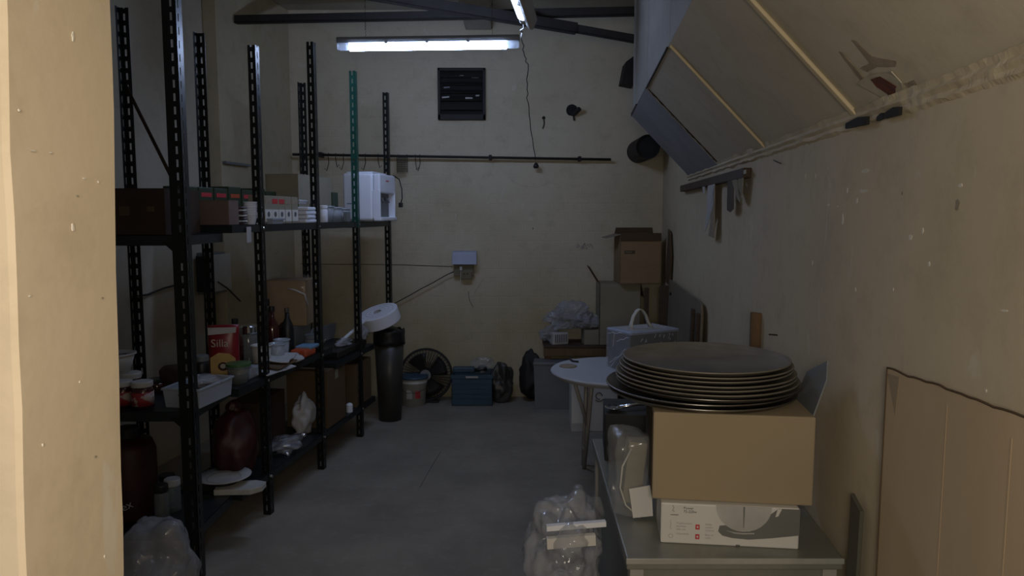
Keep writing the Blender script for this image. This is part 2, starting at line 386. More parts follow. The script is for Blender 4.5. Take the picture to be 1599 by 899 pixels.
# rough plaster cornice where slope meets wall, with two dark gaps
mb = MB(); nseg = 420; rings = []
for k in range(nseg+1):
    Y = .2 + (4.7-.2)*k/nseg; q = Vector((0, Y*4, 0)); j = lambda s: (noise.noise(q*1.9+Vector((s, 0, 0)))*.006+noise.noise(q*8+Vector((s, 5, 0)))*.003)
    x = XR(Y)
    prof = [(0.002, SH+.012), (-.020+j(1), SH+.014+j(9)), (-.013+j(2), SH+.003), (-.017+j(3), SH-.006), (-.008+j(4), SH-.014), (-.010+j(5), SH-.024+j(6)), (0.002, SH-.032+j(7)*1.5)]
    rings.append([mb.bm.verts.new((x+a, Y, b)) for a, b in prof])
for a, b in zip(rings, rings[1:]):
    for i in range(6): mb.bm.faces.new((a[i], a[i+1], b[i+1], b[i]))
struct(mb.build('trim_4', M['side'], smooth=False))
for (pa, pb, h) in (((1325, 194), (1358, 189), .022), ((1374, 184), (1384, 181), .014), ((1386, 178), (1409, 174), .020)):
    P = []
    for px, py in (pa, pb):
        d = ray(px, py); t = (.68-.012)/(d.x - .0926*d.y); P.append(Vector((0, 0, CAMZ))+d*t)
    a, b = P; u = (b-a)
    pts = [a+Vector((0, 0, -h*.5)), a+u*.5+Vector((0, 0, -h*.42)), b+Vector((0, 0, -h*.35)), b+Vector((0, 0, h*.5)), a+u*.6+Vector((0, 0, h*.55)), a+u*.3+Vector((0, 0, h*.35)), a+Vector((0, 0, h*.1))]
    o = struct(MB().prism(pts, (-.008, 0, 0)).build('trim_5', M['void']))

# ---------------------------------------------------------------- steel roof members
def bar(name, a, b, sz, m, label):
    a, b = Vector(a), Vector(b); t = (b-a).normalized(); up = Vector((0, 0, 1)); x = t.cross(up).normalized(); y = x.cross(t)
    mb = MB(); s = sz/2
    mb.prism([a - x*s - y*s, a + x*s - y*s, a + x*s - y*(s-.006), a - x*s - y*(s-.006)], b-a)
    mb.prism([a + x*s - y*s, a + x*s + y*s, a + x*(s-.006) + y*s, a + x*(s-.006) - y*s], b-a)
    o = mb.build(name, m); tag(o, label, 'roof bar'); return o
bar('roof_bar', at(373, 31, 5.34)+Vector((-.02, 0, 0)), at(986, 18, 4.97)+Vector((.02, 0, 0)), .052, M['beam_steel'], 'long thin rusty steel angle crossing level above the lit tube')
bar('roof_bar', at(560, -12, 4.85), at(900, 45, 5.05), .065, M['beam_steel'], 'thick dark steel angle slanting down from the top edge towards the end on light')
bar('roof_bar', at(770, 22, 5.12), at(986, 61, 5.0)+Vector((.02, 0, 0)), .048, M['beam_steel'], 'short dark steel brace slanting down to the boxed soffit behind the end on light')

# ---------------------------------------------------------------- fluorescent lights
def light_fixture(a, b, lit, label, roll=0):
    a, b = Vector(a), Vector(b); L_ = (b-a).length; mid = (a+b)/2
    t = thing('tube_light', label, 'light', mid); ang = math.atan2((b-a).y, (b-a).x); t.rotation_euler = (0, -math.asin((b-a).z/L_), ang)
    h = L_/2
    MB().prism([(-h, -.022, .006), (-h, .022, .006), (-h, .030, .026), (-h, .024, .040), (-h, -.024, .040), (-h, -.030, .026)], (2*h, 0, 0)).build('housing', M['grey_bin'] if not roll else M['leg_grey'], t, bev=.003)
    MB().lathe([(0, -h+.075), (.021, -h+.075), (.021, h-.075), (0, h-.075)], 20, rot=Matrix.Rotation(PI/2, 3, 'Y'), loc=(0, 0, -.016)).build('lit_tube' if lit else 'tube', (M['tube_on2'] if roll else M['tube_on']), t, smooth=False)
    for s in (-1, 1):
        MB().lathe([(0, -.035), (.020, -.035), (.024, -.02), (.024, .02), (.020, .035), (0, .035)], 16, rot=Matrix.Rotation(PI/2, 3, 'Y'), loc=(s*(h-.037), 0, -.010)).build('end_cap', M['clear'] if not roll else M['leg_grey'], t)
    for x in (-h*.45, 0, h*.45):
        MB().box(x-.008, x+.008, -.026, .026, -.0, .012).build('clip', M['grey_bin'], t)
    for c in [x for x in bpy.data.objects if x.parent == t]: c.rotation_euler.x = roll
    return t, h
t1, h1 = light_fixture(at(527, 70, 4.50), at(811, 66, 4.42), True, 'lit fluorescent tube light hanging below the roof bars in front of the back wall')
for sx in (-.37, .38):
    mb = MB()
    z = .045
    while z < .58:
        mb.tube([(sx, -.003, z), (sx+.003, 0, z+.01), (sx, .003, z+.02), (sx-.003, 0, z+.01), (sx, -.003, z)], .0011, 5, cap=False); z += .018
    mb.build('hanging_chain', M['beam_steel'], t1)
q_ = at(823, 33, 3.35)
t2, h2 = light_fixture(q_, q_+Vector((-.135, -1.25, 0)), True, 'tube light seen end on at the top edge, its lit side turned to the racks', R(-112))
for sx in (-.3, .3): MB().tube([(sx, 0, .03), (sx, 0, 3.19-q_.z)], .0015, 5).build('hanging_wire', M['beam_steel'], t2)
def wiggle(pts, n=6, amp=.004, seed=0):
    out = []; pts = [Vector(p) for p in pts]
    for a, b in zip(pts, pts[1:]):
        for k in range(n):
            q = a.lerp(b, k/n); out.append(q + Vector((noise.noise(q*9+Vector((seed, 0, 0))), noise.noise(q*9+Vector((0, seed+3, 0)))*.3, 0))*amp*2)
    return out+[pts[-1]]
o = thing('light_cord', 'thin dark cord with a plug hanging from the end on light to the rail', 'cord')
MB().tube(wiggle([at(819, 30, 3.40), at(814, 60, 4.4), at(823, 100, 5.4), at(824, 160, 6.0), at(832, 215, 6.12), at(836, 250, 6.13)], 8, .01), .0035, 6).build('cable', M['black'], o)
p = at(837, 259, 6.12); MB().lathe([(0, -.02), (.02, -.018), (.024, 0), (.014, .02), (0, .03)], 14, loc=p).build('plug', M['black'], o, smooth=True)

# ---------------------------------------------------------------- back wall fittings
# exhaust fan / louvre
a, b = at(684, 187, YB-.03), at(758, 106, YB-.03)
fx = thing('louvred_vent', 'square dirty black louvred exhaust vent high on the back wall', 'vent', ((a.x+b.x)/2, YB, (a.z+b.z)/2))
hw, hh = (b.x-a.x)/2, (b.z-a.z)/2
mb = MB()
for (x0, x1, z0, z1) in ((-hw, hw, hh-.025, hh), (-hw, hw, -hh, -hh+.045), (-hw, -hw+.022, -hh, hh), (hw-.022, hw, -hh, hh)): mb.box(x0, x1, -.045, -.001, z0, z1)
mb.build('frame', M['black_rub'], fx, bev=.004)
MB().box(-hw+.02, hw-.02, -.008, -.001, -hh+.03, hh-.02).build('back_plate', M['void'], fx)
for k, (z, tl_) in enumerate(((.155, 38), (.085, 62), (.02, 60), (-.035, 50), (-.10, 30))):
    MB().box(-hw+.024, hw-.024, -.036, -.033, z-.034, z+.034, rot=Matrix.Rotation(R(-tl_), 3, 'X')).build('slat', M['black_rub'], fx)
for (x, w_, z, m_) in ((-.12, .05, .135, 'grey_bin'), (0.0, .035, .14, 'paper'), (.11, .06, .13, 'grey_bin'), (-.13, .06, -.028, 'paper'), (.06, .06, -.035, 'paper'), (.13, .03, -.015, 'paper'), (-.12, .05, .05, 'grey_bin')):
    MB().box(x-w_/2, x+w_/2, -.046, -.040, z-.006, z+.006, rot=Matrix.Rotation(R(random.uniform(-6, 6)), 3, 'Y')).build('dust_clump', M[m_], fx, bev=.002)
# rail
p0, p1 = at(457, 241, YB-.09), at(954, 249, YB-.06)
ra = thing('wall_rail', 'long thin dark metal rail running across the back wall', 'rail', p0)
d = p1-p0
MB().tube([(0, 0, 0), d], .011, 10).build('rod', M['beam_steel'], ra, smooth=True)
for px in (500, 765, 905):
    f = (px-457)/497; q = d*f
    MB().box(q.x-.012, q.x+.012, q.y-.016, YB-p0.y-.001, q.z-.018, q.z+.022).build('bracket', M['beam_steel'], ra, bev=.003)
MB().tube([d*.04+Vector((.0, 0, 0)), d*.04+Vector((-.04, .02, -.10)), ], .009, 6).build('bracket', M['beam_steel'], ra)
def rail_at(px): return p0 + d*((px-457)/497)
hk = [(513, .13), (524, .10), (536, .12), (552, .11), (570, .12), (590, .10), (606, .11), (648, .11), (655, .12)]
for i, (px, ln) in enumerate(hk):
    q = rail_at(px)
    lab = ('thin wire hook on the wall rail above the white water dispenser' if 535 < px < 620 else 'thin wire hook on the wall rail left of the white water dispenser' if px < 536 else 'thin wire hook hanging on the rail right of the black brush')
    o = MB().tube([q+Vector((0, .014, .0)), q+Vector((0, 0, .0145)), q+Vector((0, -.016, .0)), q+Vector((.004, -.016, -ln*.5)), q+Vector((.014*(1 if i % 2 else -1), -.018, -ln)), q+Vector((.03*(1 if i % 2 else -1), -.018, -ln+.02))], .0034, 5).build('wire_hook', M['beam_steel'])
    tag(o, lab, 'hook', 'wire hooks on the wall rail' + (' beside the brush' if px > 640 else ' above the dispenser' if px > 535 else ' near the corner'))
q = rail_at(628)
o = thing('wire_brush', 'black bristly brush head hanging from the rail right of the tallest far post', 'brush', q)
mb = MB(); mb.tube([(-.035, .014, 0), (-.035, 0, .0145), (-.035, -.016, -.01), (.035, -.016, -.01), (.035, 0, .0145), (.035, .014, 0)], .003, 5); mb.build('hanger', M['beam_steel'], o)
mb = MB()
for i in range(9):
    for j in range(7): mb.box(-.042+i*.0105-.002, -.042+i*.0105+.002, -.03, -.012, -.025-j*.017, -.012-j*.017)
    mb.box(-.042+i*.0105-.0012, -.042+i*.0105+.0012, -.023, -.018, -.14, -.012)
g = mb.build('bristles', M['black_rub'], o); g['kind'] = 'stuff'
# round hole and small torn hole
def wallhole(px, py, r, lab, name='wall_hole', extra=None):
    p = at(px, py, YB)
    t = thing(name, lab, 'hole', (p.x, YB, p.z))
    pts = [(r*(1+.12*noise.noise(Vector((i*.9, px, 0))))*math.cos(i*PI/9), -.001, r*(1+.12*noise.noise(Vector((i*.9, px, 3))))*math.sin(i*PI/9)) for i in range(18)]
    MB().prism(pts, (0, -.004, 0)).build('opening', M['void'], t)
    return t
t = wallhole(893, 172, .048, 'round black hole with rusty stub in the back wall, right of the hanging cord')
MB().tube([(-.01, 0, -.01), (.02, -.05, -.035), (.055, -.09, .0)], [.022, .018, .02], 10).build('rusty_stub', M['beam_steel'], t)
MB().tube([(.012, -.01, -.03), (.018, -.02, -.085)], .008, 6).build('wire', M['beam_steel'], t)
t = wallhole(849, 184, .014, 'small torn hole in the back wall between the cord and the round hole')
MB().tube([(0, -.005, 0), (.004, -.01, -.05), (-.008, -.008, -.09)], .005, 5).build('wire', M['beam_steel'], t)
# dark bracket near the soffit
p = at(976, 112, 6.05)
tag(MB().prism([(p.x-.03, 6.0, p.z-.09), (p.x+.07, 6.0, p.z-.11), (p.x+.07, 6.0, p.z+.12), (p.x+.0, 6.0, p.z+.07)], (0, YB-6.0-.001, 0)).build('bracket', M['beam_steel'], bev=.004), 'dark metal bracket on the back wall beside the boxed soffit', 'bracket').name = 'wall_bracket'
# duct stub
p = at(1012, 229, 5.75)
t = thing('duct_stub', 'dark round duct stub on the back wall under the boxed soffit', 'duct', (p.x, 5.75, p.z))
MB().lathe([(.088, 0), (.088, YB-5.75-.001), (.094, YB-5.75-.001), (.094, 0), (.088, 0)], 28, rot=Matrix.Rotation(-PI/2, 3, 'X')).build('pipe', M['beam_steel'], t, smooth=False)
MB().lathe([(0, .02), (.088, .02), (.088, .03), (0, .03)], 28, rot=Matrix.Rotation(-PI/2, 3, 'X')).build('cap', M['void'], t)
# junction box with sloping pale cover
a, b = at(706, 413, YB-.09), at(744, 393, YB-.09)
t = thing('junction_box', 'pale blue metal junction box with a socket under it on the back wall', 'electric box', ((a.x+b.x)/2, YB, a.z))
hw = (b.x-a.x)/2; hz = b.z-a.z
MB().prism([(-hw, -.10, 0), (-hw, -.085, hz*.97), (-hw, -.001, hz*1.05), (-hw, -.001, -.002)], (2*hw, 0, 0)).build('cover', M['bluegrey'], t, bev=.004)
MB().box(-hw+.01, hw-.025, -.05, -.001, -.10, -.003).build('socket_plate', M['brown_bak'], t, bev=.004)
MB().box(-.03, hw-.04, -.062, -.045, -.125, -.055).build('socket', M['brown_bak'], t, bev=.004)
for x in (.0, .028): MB().lathe([(0, 0), (.005, 0), (.005, .004), (0, .004)], 10, rot=Matrix.Rotation(PI/2, 3, 'X'), loc=(x-.005, -.061, -.08)).build('pin_hole', M['void'], t)
MB().box(-.040, -.018, -.075, -.05, -.05, -.015).build('plug', M['offwhite'], t, bev=.004)
MB().tube([(-.03, -.07, -.045), (-.031, -.075, -.09), (-.033, -.07, -.15)], .0032, 6).build('lead', M['offwhite'], t)
MB().tube(wiggle([at(760, 430, YB-.01)-Vector(t.location), at(744, 450, YB-.008)-Vector(t.location), at(737, 478, YB-.008)-Vector(t.location)], 5, .006), .0018, 5).build('loose_wire', M['paper'], t)
MB().tube(wiggle([at(732, 455, YB-.01)-Vector(t.location), at(734, 470, YB-.01)-Vector(t.location), at(739, 480, YB-.01)-Vector(t.location)], 5, .006, 4), .0018, 5).build('loose_wire', M['black'], t)
o = MB().tube(wiggle([at(708, 424, YB-.05), at(655, 452, YB-.05), at(606, 480, YB-.05), at(560, 505, YB-.03)], 8, .006), .0042, 6).build('wall_cable', M['black']); tag(o, 'black cable drooping from the junction box to the far rack post', 'cable')
o = MB().tube(wiggle([at(706, 416, YB-.004), at(618, 413, YB-.004), at(470, 412, YB-.004)], 10, .004), .0022, 5).build('wall_cable', M['black_rub']); tag(o, 'very thin dark wire running level on the back wall behind the rack posts', 'cable')
p = at(832, 358, YB); o = MB().tube([p+Vector((0, -.001, 0)), p+Vector((.0, -.035, .006)), p+Vector((0, -.035, .014))], .0028, 6).build('wall_nail', M['beam_steel']); tag(o, 'lone bent nail in the middle of the bare back wall', 'nail')
mb = MB()
for k in range(26):
    q = at(900+random.random()*26, 380+random.random()*8, YB-.004); mb.box(q.x-.007, q.x+.007, q.y-.003, q.y+.002, q.z-.004, q.z+.004, rot=Matrix.Rotation(random.random()*3, 3, 'Y'))
o = mb.build('tape_scraps', M['film']); tag(o, 'shiny scraps of clear tape stuck on the back wall left of the open cartons', 'tape', kind='stuff')
# scuffs left by old fittings (drawn scratches)
mb = MB()
mb.tube([at(770+8*math.cos(i*PI/8), 310+8*math.sin(i*PI/8), YB-.001) for i in range(14)], .0018, 4)
mb.tube([at(797, 280, YB-.001), at(815, 290, YB-.001), at(840, 293, YB-.001), at(860, 283, YB-.001)], .0016, 4)
o = mb.build('wall_scuffs', M['pil']); tag(o, 'thin curved scuff marks on the back wall under the rail', 'marks', kind='stuff')

# ---------------------------------------------------------------- left wall fittings
def lw(px, py, off=.1):                    # pixel onto the left wall plane
    d = ray(px, py); k = (cl - tl*YB - off/math.cos(RA))/(d.x - tl*d.y); return Vector((0, 0, CAMZ))+d*k
o = MB().tube([lw(325+x, y)+Vector((.012, 0, 0)) for x, y in ((-5, 0), (1, 40), (8, 60), (9, 130), (3, 150), (1, 180), (3, 230), (4, 285))], .009, 8).build('wall_cable', M['offwhite'], smooth=True); tag(o, 'pale cable running down the left wall beside the pilaster', 'cable')
p = lw(324, 425)
t = thing('meter_box', 'grey electric meter box on the left wall behind the racks', 'electric box', p, RZ)
MB().box(.001, .10, -.13, .13, -.14, .14).build('case', M['grey_bin'], t, bev=.006)
MB().box(.10, .108, -.11, .12, -.125, .125).build('door', M['offwhite'], t, bev=.003)
MB().box(.02, .10, -.17, -.131, -.12, .12).build('side_unit', M['black'], t, bev=.004)
o = MB().tube([lw(200, 463)+Vector((.02, 0, 0)), lw(225, 460)+Vector((.02, 0, 0)), lw(250, 450)+Vector((.02, 0, 0)), lw(290, 440)+Vector((.02, 0, 0))], .006, 6).build('wall_cable', M['black']); tag(o, 'dark cable sagging along the left wall to the meter box', 'cable')
o = MB().tube([lw(336, 440, .0)+Vector((.02, 0, 0)), lw(352, 450, 0)+Vector((.015, 0, 0)), lw(372, 470, 0)+Vector((.015, 0, 0))], .005, 6).build('wall_cable', M['black']); tag(o, 'short dark cable falling from the right side of the meter box', 'cable')
o = MB().box(-.004, .03, -.17, .17, -.008, .008).build('wall_conduit', M['grey_bin'], loc=lw(367, 256, 0), rz=RZ); tag(o, 'short grey conduit fixed on the pilaster behind the racks', 'conduit')

# ---------------------------------------------------------------- slotted angle racks
FL = .040
def post_mb(h, sx, sy, pitch=.052, slot=.030, FL=FL):
    """L section: corner at origin, flanges run towards sx*x and sy*y, with real slots"""
    mb = MB(); th = .0025; w1 = .0155; gw = .009
    for ax, sg, ot in (('x', sx, sy), ('y', sy, sx)):
        def bx(a0, a1, z0, z1):
            a0, a1 = sorted((a0*sg, a1*sg)); c0, c1 = sorted((0, th*ot))
            if ax == 'x': mb.box(a0, a1, c0, c1, z0, z1)
            else: mb.box(c0, c1, a0, a1, z0, z1)
        bx(0, w1, 0, h); bx(w1+gw, FL, 0, h)
        z = 0
        while z < h:
            bx(w1, w1+gw, z, min(h, z+pitch-slot)); z += pitch
    return mb
def add_post(root, p, h, sx, sy, m, name='post', FL=FL):
    o = post_mb(h, sx, sy, FL=FL).build(name, m, root); o.location = p; return o
def shelf(root, x0, x1, y0, y1, z, lip=.035, m=None):
    mb = MB(); m = m or M['shelf_steel']
    mb.box(x0, x1, y0, y1, z-.002, z)
    mb.box(x0, x1, y0, y0+.002, z-lip, z); mb.box(x0, x1, y1-.002, y1, z-lip, z)
    mb.box(x0, x0+.002, y0, y1, z-lip, z); mb.box(x1-.002, x1, y0, y1, z-lip, z)
    mb.box(x0, x1, y0, y0+.012, z-lip-.002, z-lip); mb.box(x1-.012, x1, y0, y1, z-lip-.002, z-lip)
    return mb.build('shelf', m, root)
ZT, ZM, ZB, ZF = 1.50, .726, .22, .61
# long rack: local x = out into the aisle (front at x=0, rear x=-D), local y = along the wall
D = .36
lr = thing('slotted_steel_rack', 'long slotted steel rack along the left wall, with one green post near its end', 'rack', RO, RZ)
for s, h, m_ in ((3.74, 2.37, 'steel_dark'), (4.43, 2.54, 'steel_dark'), (5.10, 2.50, 'steel_dark'), (5.79, 2.47, 'steel_dark')):
    if s == 5.10:
        add_post(lr, (0, s, 0), 1.46, -1, 1, M['steel_dark'])
        o = add_post(lr, (0.002, s-.004, 1.46), h-1.46, -1, 1, M['steel_green'], 'upper_post'); o['label'] = 'green painted upper post'
    else: add_post(lr, (0, s, 0), h, -1, 1, M[m_])
for s, h in ((3.84, 2.46), (5.04, 2.42)): add_post(lr, (-D, s, 0), h, 1, -1, M['steel_dark'])
shelf(lr, -D+.004, -.004, 3.47, 5.05, ZT)
shelf(lr, -D+.004, -.004, 5.06, 5.82, ZT-.004)
shelf(lr, -D+.004, -.004, 3.47, 4.62, ZM)
shelf(lr, -D+.004, -.004, 4.66, 5.40, ZF)
shelf(lr, -D+.004, -.004, 3.47, 5.40, ZB)
for s in (3.74, 4.43, 5.10, 5.79):
    for z in (ZT-.02, (ZM if s < 5 else ZF)-.02, ZB-.02):
        MB().lathe([(0, 0), (.008, 0), (.008, .004), (.004, .007), (0, .007)], 8, loc=(.001, s+.02, z), rot=Matrix.Rotation(PI/2, 3, 'Y')).build('bolt', M['chrome'], lr)
# near rack, square to the doorway, mostly behind the door jamb
pr = at(285, 335, 3.0)
nr = thing('slotted_steel_rack', 'short black slotted steel rack behind the door jamb, with the tallest post', 'rack', (pr.x, 3.0, 0))
NW, ND = .80, .42
add_post(nr, (0.008, 0, 0), 2.75, -1, 1, M['steel_dark'], FL=.056)
add_post(nr, (-NW, 0, 0), 2.5, 1, 1, M['steel_dark'])
prr = at(203, 335, 3.42)
add_post(nr, (prr.x-pr.x, ND, 0), 2.47, 1, -1, M['steel_dark'])
add_post(nr, (-NW, ND, 0), 2.5, 1, -1, M['steel_dark'])
for z in (1.465, .735, ZB): shelf(nr, -NW+.004, -.004, .004, ND-.004, z, .04)
a = at(192, 120, 3.43)-Vector((pr.x, 3, 0)); b = at(282, 300, 3.20)-Vector((pr.x, 3, 0))
MB().prism([a, a+Vector((.0, 0, -.035)), b+Vector((0, 0, -.035)), b], (0, .004, 0)).build('diagonal_brace', M['kraft_red'], nr)
MB().prism([(-.002, .002, 1.44), (-.09, .002, 1.44), (-.002, .002, 1.36)], (0, -.003, 0)).build('gusset', M['steel_dark'], nr)
MB().prism([(-.002, .002, .71), (-.09, .002, .71), (-.002, .002, .63)], (0, -.003, 0)).build('gusset', M['steel_dark'], nr)

# ---------------------------------------------------------------- small goods builders
def carton(name, label, loc, rz, w, d, h, m, group=None, tape=None, lab=None, flaps=True, cat='box'):
    t = thing(name, label, cat, loc, rz, group)
    MB().box(-w/2, w/2, -d/2, d/2, 0, h-.004).build('body', m, t, bev=.003)
    if flaps:
        MB().box(-w/2, w/2, -d/2, -.0015, h-.004, h).build('top_flap', m, t); MB().box(-w/2, w/2, .0015, d/2, h-.004, h).build('top_flap', m, t)
    if tape: MB().box(-w/2-.001, w/2+.001, -.025, .025, h*.8, h+.001).build('tape', tape, t)
    if lab:
        for (face, u0, u1, z0, z1, mm) in lab:
            if face == 'f': MB().box(u0*w, u1*w, -d/2-.0012, -d/2, z0*h, z1*h).build('printed_label', M[mm], t)
            else: MB().box(w/2, w/2+.0012, u0*d, u1*d, z0*h, z1*h).build('printed_label', M[mm], t)
    return t
def jar(name, label, loc, r, h, body, lid, group=None, cat='jar', labm=None, rz=0):
    t = thing(name, label, cat, loc, rz, group)
    MB().lathe([(0, 0), (r*.9, 0), (r, h*.05), (r, h*.72), (r*.8, h*.82), (0, h*.82)], 24).build('body', body, t, smooth=True, bev=0)
    MB().lathe([(0, h*.80), (r*.96, h*.80), (r*1.0, h*.83), (r*1.0, h*.97), (r*.94, h), (0, h)], 24).build('lid', lid, t)
    if labm: MB().lathe([(r+.0008, h*.12), (r+.0014, h*.12), (r+.0014, h*.62), (r+.0008, h*.62)], 24).build('paper_label', labm, t, smooth=True)
    return t
def bottle(name, label, loc, r, h, body, cap, group=None):
    t = thing(name, label, 'bottle', loc, 0, group)
    MB().lathe([(0, 0), (r*.92, 0), (r, h*.04), (r, h*.55), (r*.75, h*.68), (r*.38, h*.78), (r*.34, h*.92), (0, h*.92)], 22).build('body', body, t, smooth=True)
    MB().lathe([(0, h*.90), (r*.42, h*.90), (r*.42, h), (0, h)], 16).build('cap', cap, t)
    return t
def tub(name, label, loc, r0, r1, h, m, rimm=None, fill=None, cat='tub', group=None):
    t = thing(name, label, cat, loc, 0, group)
    MB().lathe([(0, 0), (r0, 0), (r1, h), (r1-.004, h), (r0-.004, .004), (0, .004)], 28).build('body', m, t, smooth=True)
    MB().lathe([(r1-.002, h-.008), (r1+.005, h-.006), (r1+.005, h), (r1-.002, h+.002), (r1-.002, h-.008)], 28).build('rim', rimm or m, t, smooth=True)
    if fill: MB().blob((0, 0, h*.75), (r1*.8, r1*.8, h*.25), .2, 12, 3, seed=3).build('contents', fill, t, smooth=True)
    return t
def bin_box(name, label, loc, rz, w, d, h, m, group=None, cat='container', taper=.88, rim=True):
    t = thing(name, label, cat, loc, rz, group); a, b = w/2*taper, d/2*taper; A, B = w/2, d/2
    bm = MB(); v = [bm.bm.verts.new(p) for p in ((-a, -b, 0), (a, -b, 0), (a, b, 0), (-a, b, 0), (-A, -B, h), (A, -B, h), (A, B, h), (-A, B, h))]
    bm.bm.faces.new(v[:4])
    for i in range(4): j = (i+1) % 4; bm.bm.faces.new((v[i], v[j], v[4+j], v[4+i]))
    bm.build('body', m, t, solid=.003, bev=.006)
    if rim:
        r_ = MB()
        for x0, x1, y0_, y1_ in ((-A-.006, A+.006, -B-.006, -B+.003), (-A-.006, A+.006, B-.003, B+.006), (-A-.006, -A+.003, -B, B), (A-.003, A+.006, -B, B)): r_.box(x0, x1, y0_, y1_, h-.010, h)
        r_.build('rim', m, t, bev=.002)
    return t

# ---- top shelf of the near rack
carton('carton', 'long dark brown carton on the top shelf beside the door jamb', (pr.x-.235, 3.20, 1.465), 0, .30, .34, .19, M['kraft_red'], lab=[('f', -.12, .02, .42, .62, 'inner'), ('f', .26, .36, .5, .62, 'inner')])
# thin tray under it
carton('carton', 'flat grey tray at the outer edge of the near top shelf', (pr.x-.57, 3.15, 1.465), 0, .28, .2, .025, M['paper'], flaps=False)
# ---- top shelf long rack : tea boxes etc.
teacols = ['yellow', 'red_print', 'red_print', 'orange', 'red_print', 'red_print', 'red_print']
n_tea = ['far left, by the tallest post', 'second', 'third', 'fourth', 'fifth', 'sixth', 'last']
tl_lab = ['dark tea carton with a yellow stripe behind the pinkish carton', 'dark green tea carton right of the yellow striped one', 'dark green tea carton behind the stacked white lids', 'orange striped dark tea carton behind the white cups',
          'dark green tea carton behind the clear tray', 'dark green tea carton just left of the second front post', 'dark green tea carton just right of the second front post']
for i in range(7):
    s0 = 3.52+i*.135
    t = carton('tea_carton', tl_lab[i], rk(s0, .285, ZT), RZ, .10, .125, .185+.012*(i in (3, 5)), M['teagreen'], 'dark tea cartons at the back of the top shelf', flaps=False)
    MB().box(.05, .0512, -.045, .045, .135, .155).build('stripe', M[teacols[i]], t)
    MB().box(.05, .0512, -.03, .03, .03, .085).build('picture', M['green'] if i % 2 else M['darkred'], t)
carton('carton', 'pinkish brown carton standing just right of the tallest front post on the top shelf', rk(3.522, .115, ZT), RZ, .19, .09, .115, mat('pinkish_card', (.17, .115, .095), .8, var=.15))
# stack of ribbed lids lying, cups, tray
t = thing('lid_stack', 'stack of ribbed white takeaway lids right of the pinkish carton', 'lids', rk(3.625, .06, ZT), RZ)
for k in range(7): MB().lathe([(0, k*.013), (.044, k*.013), (.047, k*.013+.003), (.042, k*.013+.008), (0, k*.013+.010)], 20).build('lid', M['offwhite'] if k % 2 else M['darkred'], t)
for i, (s_, t_, n, lab) in enumerate(((3.735, .05, 6, 'stack of white plastic cups left of the second front post'), (3.82, .065, 4, 'shorter stack of white plastic cups leaning by the clear tray'))):
    t = thing('cup_stack', lab, 'cups', rk(s_, t_, ZT), RZ, 'white cup stacks on the top shelf')
    for k in range(n): MB().lathe([(.022, k*.012), (.033, k*.012+.048), (.035, k*.012+.050), (.033, k*.012+.052), (.021, k*.012+.002), (0, k*.012+.002)], 18).build('cup', M['white'], t, smooth=True)
bin_box('clear_tray', 'low clear blue tray with scraps on the top shelf edge before the second front post', rk(3.93, .045, ZT), RZ, .09, .13, .03, M['tubclear'], cat='tray')
# logo cartons (upright white with round icons)
for i in range(5):
    s0 = S(414+i*10.5, .05)
    t = carton('tea_bag_carton', ['white and brown tea bag carton right beside the second front post', 'second tea bag carton from the second front post', 'third tea bag carton from the second front post, middle of the row', 'fourth tea bag carton from the second front post, tilted', 'last tea bag carton in the row, next to the white packs'][i],
               rk(s0, .075, ZT), RZ, .09, .078, .15, M['kraft_grey'], 'upright tea bag cartons on the top shelf', flaps=False)
    MB().box(.045, .0462, -.036, .036, .012, .075).build('white_panel', M['print_white'], t)
    MB().lathe([(0, 0), (.014, 0), (.014, .001), (0, .001)], 14, loc=(.0463, 0, .05), rot=Matrix.Rotation(PI/2, 3, 'Y')).build('round_icon', M['ink'], t)
    MB().box(.045, .0462, -.030, .030, .105, .130).build('red_panel', M['red_print'] if i in (1, 2) else M['stain'], t)
    if i == 3:
        t.rotation_euler.x = R(0)
# big carton behind, white packs
carton('carton', 'large dusty brown carton at the back of the top shelf behind the white packs', rk(4.73, .24, ZT), RZ, .21, .50, .29, M['kraft_grey'], lab=[('s', -.2, .0, .3, .4, 'inner')])
for k in range(4):
    o = MB().box(-.055, .055, -.085+.004*(k % 2), .085, 0, .022).build('white_pack', M['white'], bev=.008, loc=rk(4.39, .062, ZT+k*.0235), rz=RZ+R((-2, 2, -1, 3)[k]))
    tag(o, 'soft flat white pack, %s of the pile beside the third front post' % ('bottom', 'second from bottom', 'third from bottom', 'topmost')[k], 'packet', 'flat white packs on the top shelf')
o = MB().box(-.06, .06, -.006, .006, 0, .02, rot=Matrix.Rotation(R(28), 3, 'X')).build('folded_leaflet', M['paper'], loc=rk(4.37, .062, ZT+.112), rz=RZ+PI/2); tag(o, 'folded white leaflet lying on the pile of white packs', 'leaflet')
jar('canister', 'rounded white plastic canister just right of the third front post', rk(4.60, .035, ZT), .028, .105, M['white'], M['white'], cat='canister')
for i, (s_, lab) in enumerate(((4.70, 'clear plastic tub next to the white canister on the top shelf'), (4.83, 'clear plastic tub between two others before the dispenser'), (4.97, 'clear plastic tub nearest the white water dispenser'))):
    tub('plastic_tub', lab, rk(s_, .055, ZT), .036, .048, .10-.006*i, M['tubclear'], group='clear tubs on the top shelf')
carton('carton', 'small grey card box standing in front of the clear tubs', rk(4.90, .0, ZT), RZ, .03, .05, .07, M['grey_bin'], flaps=False)
t = carton('carton', 'very dark green carton behind the clear tubs on the top shelf', rk(5.06, .20, ZT), RZ, .12, .10, .20, M['teagreen'], flaps=False)
